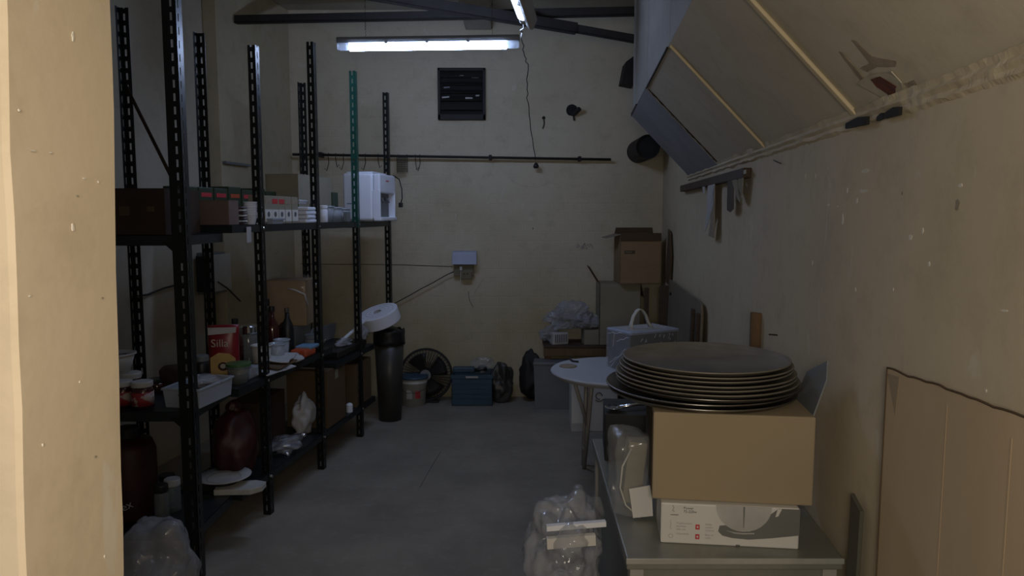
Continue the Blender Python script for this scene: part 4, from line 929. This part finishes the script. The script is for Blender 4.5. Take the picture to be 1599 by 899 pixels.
# batten with paper strips under the cornice
q0, q1 = 4.86, 2.98
t = thing('wall_batten', 'dark wooden batten on the right wall under the cornice with paper strips hanging from it', 'batten', (0, 0, 0))
MB().prism([(XR(q0)-.001, q0, 1.695), (XR(q0)-.001, q0, 1.735), (XR(q0)-.035, q0, 1.735), (XR(q0)-.035, q0, 1.695)], Vector((XR(q1)-XR(q0), q1-q0, 0))).build('batten', M['wood_dark'], t, bev=.003)
def rw(px, py, off=.03):
    d = ray(px, py); k = (.68-off)/(d.x-.0926*d.y); return Vector((0, 0, CAMZ))+d*k
def strip(pts, m_, nm='paper_strip'):
    return MB().prism([rw(*p) for p in pts], (-.003, 0, 0)).build(nm, M[m_], t)
strip([(1106, 290), (1117, 287), (1115, 318), (1106, 350), (1101, 362), (1105, 320)], 'paper')
strip([(1114, 300), (1117, 288), (1116, 372), (1107, 368), (1111, 335)], 'stain')
strip([(1097, 290), (1101, 289), (1102, 303), (1099, 302)], 'paper')
strip([(1137, 276), (1146, 272), (1146, 326), (1141, 331), (1136, 328)], 'wood_dark', 'splinter')
strip([(1140, 270), (1148, 268), (1159, 308), (1156, 316), (1151, 308)], 'kraft_grey', 'splinter')
strip([(1153, 272), (1162, 270), (1160, 300), (1157, 312), (1154, 300)], 'kraft_grey', 'splinter')
strip([(1157, 268), (1165, 265), (1165, 271), (1157, 273)], 'paper')
o = MB().tube([rw(1208, 250, .002), rw(1219, 255, .012)], .002, 5).build('wall_nail', M['black']); tag(o, 'small dark nail in the right wall just under the cornice', 'nail')

# ---------------------------------------------------------------- round folding table and what is on it
TZ = .66; TC = Vector((at(860, 577, 4.2).x+.385, 4.2, 0))
t = thing('round_folding_table', 'round pale plastic folding table with thin tube legs', 'table', TC)
MB().lathe([(0, TZ-.022), (.36, TZ-.022), (.380, TZ-.018), (.386, TZ-.008), (.380, TZ), (0, TZ)], 56).build('tabletop', M['tabletop'], t, smooth=False, bev=.002)
MB().lathe([(.34, TZ-.034), (.36, TZ-.034), (.36, TZ-.022), (.34, TZ-.022)], 40).build('under_ring', M['leg_grey'], t)
foot = onz(912, 731, 0)-TC
for sx in (-1, 1):
    f = Vector((foot.x if sx < 0 else -foot.x, foot.y, 0)); top = Vector((sx*.155, -.10 if sx < 0 else -.1, TZ-.022))
    MB().tube([top, f], .013, 10).build('leg', M['leg_grey'], t, smooth=True)
    f2 = Vector((f.x, .26, 0)); top2 = Vector((sx*.155, .20, TZ-.022)); MB().tube([top2, f2], .013, 10).build('leg', M['leg_grey'], t, smooth=True)
    midp = top.lerp(f, .52)
    MB().tube([Vector((sx*.265, -.08, TZ-.022)), midp+Vector((sx*-.0, 0, 0))], .011, 8).build('strut', M['leg_grey'], t, smooth=True)
    MB().tube([f+Vector((0, 0, .12)), f2+Vector((0, 0, .12))], .009, 8).build('cross_bar', M['leg_grey'], t, smooth=True)
pq = onz(887, 572, TZ)
o = MB().lathe([(.034, 0), (.050, 0), (.052, .004), (.046, .007), (.034, .004), (0, .0035)], 28).build('lid', M['stain'], loc=(pq.x, pq.y, TZ+.0005), smooth=True); o.name = 'dark_disc'; tag(o, 'flat dark round disc near the left edge of the folding table', 'lid')
pts = [onz(px, py, TZ)+Vector((0, 0, .006)) for px, py in ((892, 558), (890, 562), (894, 565), (903, 566))]
o = MB().tube(pts, .0055, 6).build('dark_hook', M['black'], smooth=True); tag(o, 'small curved dark hook lying on the folding table behind the lid', 'hook')
# cooler bag in clear wrap
c0 = onz(985, 583, TZ); ang = R(28.8)
t = thing('cooler_bag', 'silvery box shaped cooler bag in clear wrap with a cream handle on the folding table', 'bag', (c0.x, c0.y, TZ+.001), ang)
CW, CD_, CH = .34, .225, .225
MB().box(0, CW, 0, CD_, .0, CH).build('body', M['grey_bin'], t, bev=.012, segs=3)
MB().box(-.004, CW+.004, -.004, CD_+.004, CH-.012, CH+.006).build('lid', M['bluegrey'], t, bev=.006)
MB().box(.03, CW-.03, .02, CD_-.02, CH+.006, CH+.009).build('lid_panel', M['paper'], t, bev=.002)
def wrapf(u, v):
    w_ = noise.noise(Vector((u*9, v*7, 3)))*.010; return (-.006-abs(w_), CD_*u, CH*v)
MB().sheet(wrapf, 22, 22).build('clear_wrap', M['film'], t, smooth=False)
MB().sheet(lambda u, v: (CW*u, -.006-abs(noise.noise(Vector((u*12, v*8, 9))))*.012, CH*v), 30, 22).build('clear_wrap', M['film2'], t)
mb = MB()
for i in range(34):
    u, v = random.random(), random.random()*.8+.1; p = Vector((.02+CW*u*.9, -.012, CH*v)); mb.tube([p, p+Vector((random.uniform(-.008, .008), -.002, random.uniform(.008, .022)))], .0014, 4)
for (u0, v0, u1, v1) in ((.1, .55, .8, .15), (.15, .6, .75, .05), (.3, .35, .45, .02), (.05, .9, .5, .75), (.6, .95, .65, .6), (.3, .98, .9, .9)):
    mb.tube([(-.016, CD_*(u0+(u1-u0)*k/6), CH*(v0+(v1-v0)*k/6)+.004*math.sin(k*2)) for k in range(7)], .0016, 4)
g = mb.build('wrap_creases', M['foam'], t); g['kind'] = 'stuff'
mb = MB(); nA = 18
hx, hw_ = .135, .055
rp = [Vector((hx-.065, 0, 0)), Vector((hx-.06, 0, .03)), Vector((hx-.045, 0, .075)), Vector((hx-.02, 0, .105)), Vector((hx+.0, 0, .112)), Vector((hx+.02, 0, .105)), Vector((hx+.045, 0, .075)), Vector((hx+.065, 0, .03)), Vector((hx+.085, 0, 0))]
g = []
for i, p in enumerate(rp):
    wdt = .024 if i in (0, len(rp)-1) else .013
    tn = (rp[min(i+1, 8)]-rp[max(i-1, 0)]).normalized(); nn = Vector((tn.z, 0, -tn.x))
    base = Vector((0, .10, CH+.008))
    g.append([mb.bm.verts.new(base+p+Vector((0, -wdt, 0))+nn*.001), mb.bm.verts.new(base+p+Vector((0, wdt, 0))+nn*.001)])
for a, b in zip(g, g[1:]): mb.bm.faces.new((a[0], a[1], b[1], b[0]))
mb.build('handle', M['cloth'], t, smooth=True, solid=.005)
# white carton under table
p = onz(929, 674, 0)
t = thing('white_carton', 'white carton with a round printed mark standing under the folding table', 'box', (p.x, p.y+.16, 0), R(-1))
MB().box(-.165, .165, -.15, .15, 0, .47).build('body', M['print_white'], t, bev=.005)
MB().box(-.166, -.09, -.1515, -.150, .0, .06).build('corner_tape', M['paper'], t)
mb = MB(); mb.tube([(.03+.022*math.cos(i*PI/10), -.152, .26+.024*math.sin(i*PI/10)) for i in range(17)], .004, 5); mb.tube([(.005, -.152, .232), (.02, -.152, .222), (.045, -.152, .224), (.06, -.152, .236)], .004, 5)
mb.build('printed_mark', M['ink'], t)
MB().box(.01, .13, -.1515, -.150, .40, .412).build('printed_line', M['stain'], t)
p = at(972, 650, 5.5)
o = MB().box(p.x-.01, p.x+.28, 5.50, 5.54, 0, .46).build('shade_sheet', M['wood_dark'], bev=.003); tag(o, 'dark sheet filling in the shade behind the white carton under the folding table', 'board')  # dark sheet put in for the shade beneath the table

# ---------------------------------------------------------------- counter with boxes and pans, in front right
CZ = .70; CY0, CY1 = 1.76, 2.75; CX0 = .285
def cxr(Y): return XR(Y)-.02
t = thing('low_counter', 'low dull steel counter against the right wall under the boxes', 'counter', (0, 0, 0))
MB().prism([(CX0, CY0, CZ-.03), (cxr(CY0), CY0, CZ-.03), (cxr(CY1), CY1, CZ-.03), (CX0+.02, CY1, CZ-.03)], (0, 0, .03)).build('worktop', M['counter'], t, bev=.004)
MB().box(CX0-.002, cxr(CY0), CY0-.006, CY0, CZ-.012, CZ+.002).build('front_trim', M['counter_edge'], t, bev=.001)
MB().box(CX0+.02, cxr(CY0)-.01, CY0+.03, CY0+.045, .12, CZ-.03).build('front_panel', M['counter'], t)
MB().prism([(CX0+.03, CY0+.05, .12), (CX0+.045, CY0+.05, .12), (CX0+.055, CY1-.05, .12), (CX0+.04, CY1-.05, .12)], (0, 0, CZ-.15)).build('side_panel', M['counter'], t)
for x, y in ((CX0+.01, CY0+.01), (cxr(CY0)-.045, CY0+.01), (CX0+.03, CY1-.045), (cxr(CY1)-.045, CY1-.045)): MB().box(x, x+.035, y, y+.035, 0, CZ-.03).build('leg', M['leg_grey'], t, bev=.002)
# white printed box lying flat
a = onz(1031, 847, CZ); b = onz(1247, 858, CZ)
bx_ang = math.atan2(b.y-a.y, b.x-a.x); bw = (b-a).length
BH = .108
t = thing('appliance_carton', 'white printed appliance carton with a picture of a steel bowl, under the brown box', 'box', (a.x, a.y, CZ), bx_ang)
MB().box(0, bw, 0, .30, 0, BH).build('body', M['print_white'], t, bev=.004)
def pr_(pts, m_, nm, y=-.0008, th=.0006): return MB().prism([(x*bw, y, z*BH) for x, z in pts], (0, -th, 0)).build(nm, M[m_], t)
pr_([(.43, .50), (.42, .36), (.45, .26), (.52, .21), (.64, .19), (.80, .25), (1.0, .35), (1.0, .98), (.85, .98), (.70, .6)], 'carton_grey', 'grey_patch')  # grey area across the right of the carton front
MB().prism([(bw*(.60+.20*math.cos(i*PI/14)), -.0016, BH*(1.0+.62*math.sin(i*PI/14)*-1)) for i in range(15)], (0, -.0006, 0)).build('printed_bowl', mat('bowl_print', (.50, .49, .46), .35, var=.25, scale=9), t)
pr_([(.595, .99), (.608, .99), (.604, .50), (.60, .46)], 'carton_grey', 'printed_slot', -.0024)
pr_([(.84, .98), (.87, .98), (.845, .80), (.825, .78)], 'print_white', 'printed_handle', -.0024)
pr_([(.47, .40), (.54, .36), (.60, .35), (.68, .37), (.68, .34), (.60, .32), (.54, .33)], 'ink_light', 'printed_foot', -.0024)
pr_([(.55, .02), (.58, .02), (.58, .05), (.55, .05)], 'ink', 'tear_notch')
pr_([(.07, .71), (.13, .71), (.13, .725), (.07, .725)], 'ink', 'printed_rule')
text(t, 'Power', .0095, M['ink'], (.165*bw, -.001, .865*BH), (PI/2, 0, 0)); text(t, '75-220w', .0095, M['ink'], (.165*bw, -.001, .78*BH), (PI/2, 0, 0))
MB().tube([(.085*bw, -.001, .95*BH), (.095*bw, -.001, .90*BH), (.085*bw, -.001, .82*BH), (.10*bw, -.001, .80*BH)], .0012, 5).build('printed_icon', M['ink_light'], t)
for (x, z, ls) in ((.10, .46, ('Multifunction', 'stainless', 'safe use')), (.10, .20, ('Adjustable',)), (.31, .46, ('Safety', 'system', 'control')), (.31, .20, ('Easy to', 'clean'))):
    for k, s_ in enumerate(ls): text(t, s_, .0075, M['ink_light'], ((x+.015)*bw, -.001, (z+.035-.075*k)*BH), (PI/2, 0, 0))
for z in (.44, .20): pr_([(.255, z-.06), (.285, z-.06), (.285, z+.06), (.255, z+.06)], 'red_print', 'red_icon'); pr_([(.264, z-.02), (.276, z-.02), (.276, z+.025), (.264, z+.025)], 'print_white', 'icon_mark', -.0016)
MB().tube([(.075*bw+.0055*math.cos(i*PI/6), -.001, .19*BH+.0055*math.sin(i*PI/6)) for i in range(13)], .0006, 4).build('printed_icon', M['ink_light'], t)
MB().tube([(.070*bw, -.001, .58*BH), (.074*bw, -.001, .52*BH), (.072*bw, -.001, .40*BH), (.078*bw, -.001, .36*BH)], .0006, 4).build('printed_icon', M['ink_light'], t)
# brown box on it
zB = CZ+BH
a = onz(1018, 779, zB); b = onz(1269, 791, zB)
ang = math.atan2(b.y-a.y, b.x-a.x); ww = (b-a).length; BB = .232
t = thing('brown_box', 'plain brown cardboard box under the stack of pans', 'box', (a.x, a.y, zB+.001), ang)
MB().box(0, ww, 0, .34, 0, BB).build('body', M['kraft_plain'], t, bev=.004)
MB().box(-.001, .0, .02, .32, .01, BB-.01).build('edge_fold', M['inner'], t)
MB().prism([(ww-.004, .20, BB-.004), (ww-.004, .02, BB-.004), (ww+.028, .03, BB+.09), (ww+.034, .05, BB+.135), (ww+.02, .18, BB+.08)], (.004, 0, 0)).build('shadow_flap', M['grey_bin'], t)  # grey sheet standing in for the stack's shadow on the wall
# pans
ptop = zB+.001+BB
pcx, pcy = at(1100, 600, 2.10).x, 2.10
z = ptop
spec = [(.262, .012, 'pan_rim', 'wide dull silver tray at the very bottom of the pan stack'), (.262, .012, 'pan_rim', 'wide silver rimmed tray second from the bottom of the pan stack'), (.256, .011, 'pan', 'dark wide pan third from the bottom of the stack'), (.254, .011, 'pan', 'dark wide pan fourth from the bottom of the stack'), (.250, .010, 'pan', 'dark pan in the middle of the stack, slightly shifted'),
        (.243, .010, 'pan', 'dark pan fourth from the top of the stack'), (.240, .010, 'pan', 'dark pan third from the top of the stack'), (.236, .010, 'pan', 'dark pan second from the top of the stack'), (.232, .012, 'pan', 'blackened round pan on top of the stack')]
for i, (r, h, m_, lab) in enumerate(spec):
    ox, oy = noise.noise(Vector((i*1.7, 0, 0)))*.014, noise.noise(Vector((0, i*1.3, 5)))*.012
    t = thing('round_pan', lab, 'pan', (pcx+ox-(.0 if i > 1 else .012), pcy+oy, z+.0003), 0, 'round pans stacked on the brown box')
    MB().lathe([(0, 0), (r-.016, 0), (r-.006, h*.75), (r, h), (r+.001, h+.0015), (r-.003, h+.001), (r-.010, h*.75+.002), (r-.018, .003), (0, .003)], 72).build('dish', M[m_], t, smooth=True)
    MB().tube([(r*math.cos(2*PI*k/72), r*math.sin(2*PI*k/72), h) for k in range(73)], .0026, 6).build('rolled_rim', M['pan_rim'] if i < 3 else M['pan'], t, smooth=True)
    z += h + .0005
# thin dark disc contents on top: shallow scratched lid
# silver bowl rim & tongs poking out left
q = onz(982, 640, 1.0)
# dark crate behind
o = carton('dark_crate', 'black box on the counter behind the brown box', (.56, 2.58, CZ), math.atan(.0926)*-1, .46, .22, .17, M['black_rub'], flaps=False)
t = thing('ladle', 'shiny metal ladle end poking out left of the pan stack', 'utensil', (.40, 2.56, CZ+.171))
MB().tube([(-.03, -.03, .008), (.05, .0, .012), (.16, .02, .012)], .006, 8).build('handle', M['chrome'], t, smooth=True)
MB().lathe([(0, 0), (.02, .002), (.032, .012), (.030, .013), (.018, .004), (0, .003)], 20, loc=(-.045, -.035, 0)).build('bowl', M['chrome'], t, smooth=True)
# bag with wire hoop left of the box
t = thing('parcel_bag', 'clear bag with brown paper and wire loop, left of the brown box', 'bag', (.338, 2.09, CZ+.001))
o = MB().pillow((.052, .085, .118), .014, 16, 5, 81).build('film', M['film2'], t, smooth=True); o.location = (0, 0, .119)
MB().box(-.012, .042, -.03, .03, .02, .20, rot=Matrix.Rotation(R(6), 3, 'Y')).build('brown_paper', M['kraft_grey'], t, bev=.003)
MB().tube([(-.005, -.085, .20), (-.03, -.088, .15), (-.036, -.09, .09), (-.02, -.092, .04), (.02, -.094, .006)], .0028, 8).build('wire_loop', M['offwhite'], t, smooth=True)
o = MB().prism([(-.0, -.098, .005), (.055, -.10, .012), (.05, -.098, .10), (-.012, -.096, .088)], (0, .003, 0)).build('white_paper', M['print_white'], t)
# low stool/carton with film heap, left of counter
sx0, sx1 = .06, .262
t = carton('carton', 'low dim carton buried under the clear film left of the counter', (.16, 2.10, 0), R(3), .19, .34, .50, M['kraft_grey'])
for i, (x, y, z, r, sd, lab) in enumerate(((.145, 2.00, .505, (.105, .13, .125), 91, 'pale heap of crumpled clear film left of the counter'), (.215, 2.24, .505, (.075, .10, .085), 92, 'dark clump of film at the back of the heap beside the counter'), (.125, 1.74, .0, (.125, .13, .31), 93, 'tall bag of clear film standing on the floor before the counter'))):
    o = MB().blob((0, 0, r[2]), r, .32, 7 if i == 2 else 9, 5, seed=sd, flat=-r[2]*.96).build('plastic_film', M['film'] if i != 1 else M['film2'], smooth=True, loc=(x, y, z)); tag(o, lab, 'film')
for i, (dx, py, ln) in enumerate(((0, 792, .16), (0, 806, .13))):
    q = at(850, py, 2.02)
    o = MB().box(0, ln, -.008, .008, -.010 if i == 0 else -.025, .004, rot=Matrix.Rotation(R(-3), 3, 'Y')).build('foam_strip', M['foam'] if i == 0 else M['print_white'], loc=(q.x, 1.90-.02*i, q.z), rz=R(4)); tag(o, ('narrow white foam strip poking out of the film left of the counter', 'wider white card strip poking out under the foam strip')[i], 'strip')

# ---------------------------------------------------------------- big cardboard sheet and shadow strip on the right wall
def cw(Y, z, off=.012): return Vector((XR(Y)-off, Y, z))
top = []
ys = [1.565 - (1.565-.95)*k/24 for k in range(25)]
for k, Y in enumerate(ys): top.append(cw(Y, 1.222+.02*(1.565-Y)*3+noise.noise(Vector((Y*16, 0, 0)))*.005))
side = [cw(1.565+.012*noise.noise(Vector((0, 0, k*1.1)))*.6+.03*(k/8)*.0, 1.222-1.222*k/8) for k in range(1, 9)]
pts = top[::-1] + side + [cw(.95, 0)]
def _edge(pts_): return [p + Vector((-.0065, 0, 0)) for p in pts_]
t = thing('cardboard_sheet', 'tall torn sheet of brown cardboard standing against the right wall in the near corner', 'cardboard')
MB().prism(pts, (-.006, 0, 0)).build('sheet', M['sheet'], t)
MB().tube(_edge(top), .0022, 5).build('torn_edge_shade', M['inner'], t); MB().tube(_edge([top[0]]+side), .0018, 5).build('torn_edge_shade', M['inner'], t)  # dark tubes draw the shadow outline along the corrugated edge
for k in range(2):
    Y = 1.30-.2*k; MB().prism([cw(Y, .02, .0185), cw(Y+.004, .02, .0185), cw(Y+.004, 1.21, .0185), cw(Y, 1.21, .0185)], (-.0006, 0, 0)).build('fold_line', M['sheet'], t)
MB().prism([cw(1.56, 1.21, .0185), cw(1.50, 1.215, .0185), cw(1.512, 1.13, .0185)], (-.001, 0, 0)).build('tape_patch', M['kraft_plain'], t)
o = MB().prism([cw(1.72, 0, .025), cw(1.665, 0, .025), cw(1.665, .86, .012), cw(1.73, .88, .012)], (-.010, 0, 0)).build('shadow_strip', M['dark_olive'], bev=.002); tag(o, 'narrow strip of painted shadow on the right wall beside the big cardboard sheet', 'plank')  # dark strip put in for the shadow on the wall

# ---------------------------------------------------------------- pale paint chips on the right wall and on the jamb
wr = bpy.data.objects['wall_right']; wf = bpy.data.objects['wall_front']
M['chip'] = mat('bare_paint_chip', (.70, .66, .57), .9, var=.15, scale=40)
M['scuff'] = mat('dark_scuff', (.30, .26, .19), .9, var=.2, scale=40)
def chip(center, ax, w_, h_, parent, m_, k):
    pts = []
    for i in range(9):
        a_ = 2*PI*i/9; q = .75+.5*noise.noise(Vector((i*1.3, k*2.1, 0))); pts.append(Vector(center)+ax*math.cos(a_)*w_*q+Vector((0, 0, math.sin(a_)*h_*q)))
    n_v = Vector((-ax.y, ax.x, 0)).normalized()
    if n_v.dot(Vector((0, 0, CAMZ))-Vector(center)) < 0: n_v = -n_v
    MB().prism(pts, n_v*.0009).build('paint_chip', m_, parent)
wax = Vector((.0926, 1, 0)).normalized()
for k, (px, py, w_, h_, mm) in enumerate(((1351, 267, 20, 7, 'chip'), (1349, 298, 20, 6, 'chip'), (1323, 297, 5, 8, 'chip'), (1338, 313, 5, 8, 'chip'), (1316, 343, 5, 14, 'chip'), (1294, 320, 8, 4, 'chip'), (1308, 322, 3, 3, 'chip'), (1258, 276, 3, 10, 'chip'), (1274, 275, 3, 8, 'chip'),
      (1422, 370, 7, 9, 'chip'), (1441, 360, 4, 10, 'chip'), (1451, 412, 4, 9, 'chip'), (1269, 410, 3, 8, 'chip'), (1500, 290, 8, 6, 'chip'), (1409, 302, 3, 5, 'scuff'), (1496, 320, 8, 14, 'scuff'), (1336, 452, 4, 6, 'chip'), (1569, 485, 14, 4, 'chip'), (1395, 452, 2, 6, 'chip'), (1540, 610, 3, 5, 'chip'))):
    c = rw(px, py, .0); d_ = (c-Vector((0, 0, CAMZ))).length
    chip(c, wax, w_*.5*d_/F*1.9, h_*.5*d_/F*1.2, wr, M[mm], k)
for k, (px, py, w_, h_, mm) in enumerate(((113, 58, 6, 18, 'chip'), (29, 172, 4, 5, 'chip'), (50, 235, 14, 3, 'chip'), (78, 238, 6, 3, 'chip'), (131, 278, 10, 3, 'chip'), (153, 284, 4, 5, 'chip'), (113, 355, 6, 14, 'chip'), (120, 306, 5, 3, 'scuff'), (159, 465, 4, 4, 'scuff'), (46, 462, 5, 4, 'chip'), (66, 694, 3, 6, 'chip'), (148, 713, 6, 5, 'scuff'), (124, 596, 3, 4, 'chip'), (163, 868, 4, 8, 'chip'))):
    d = ray(px, py); t_ = -.4125/d.x
    for _ in range(3):
        z_ = CAMZ+d.z*t_; t_ = (-.4155+.0315*(z_-1.2)+.0006)/d.x
    c = Vector((0, 0, CAMZ))+d*t_
    chip(c, Vector((0, 1, 0)), w_*.5*t_/F*1.3, h_*.5*t_/F, wf, M[mm], k+40)

# a few more goods on the middle shelves
p = at(262, 590, 3.33)
o = MB().pillow((.05, .035, .055), .010, 22, 4, 101).build('snack_bag', M['kraft_red'], smooth=True, loc=(p.x, 3.375, ZN+.0565)); tag(o, 'small brown crinkled bag standing behind the long frosted container', 'bag')
t = thing('steel_bowl', 'dark steel bowl on the small shelf space left of the third front post', 'bowl', rk(4.56, .08, ZM))
MB().lathe([(0, 0), (.03, 0), (.05, .03), (.055, .055), (.051, .055), (.046, .03), (.028, .004), (0, .004)], 28).build('body', M['pan_rim'], t, smooth=True)
MB().tube([(.053*math.cos(2*PI*k/28), .053*math.sin(2*PI*k/28), .055) for k in range(29)], .002, 5).build('rim', M['chrome'], t, smooth=True)
for k, (s_, t_, lab) in enumerate(((3.56, .24, 'dark tin standing at the back just right of the tallest front post'), (3.80, .31, 'dark red tin behind the glossy food pack'))):
    jar('tin', lab, rk(s_, t_, ZM), .035, .14+.05*k, M['darkred'] if k else M['black'], M['grey_bin'], cat='tin')
# hairline scratch on the floor
o = MB().tube([onz(688, 705, 0)+Vector((0, 0, .0005)), onz(670, 735, 0)+Vector((0, 0, .0005)), onz(655, 762, 0)+Vector((0, 0, .0005))], .0013, 4).build('floor_scratch', M['beam_steel']); tag(o, 'thin dark scratch on the open concrete floor', 'scratch')
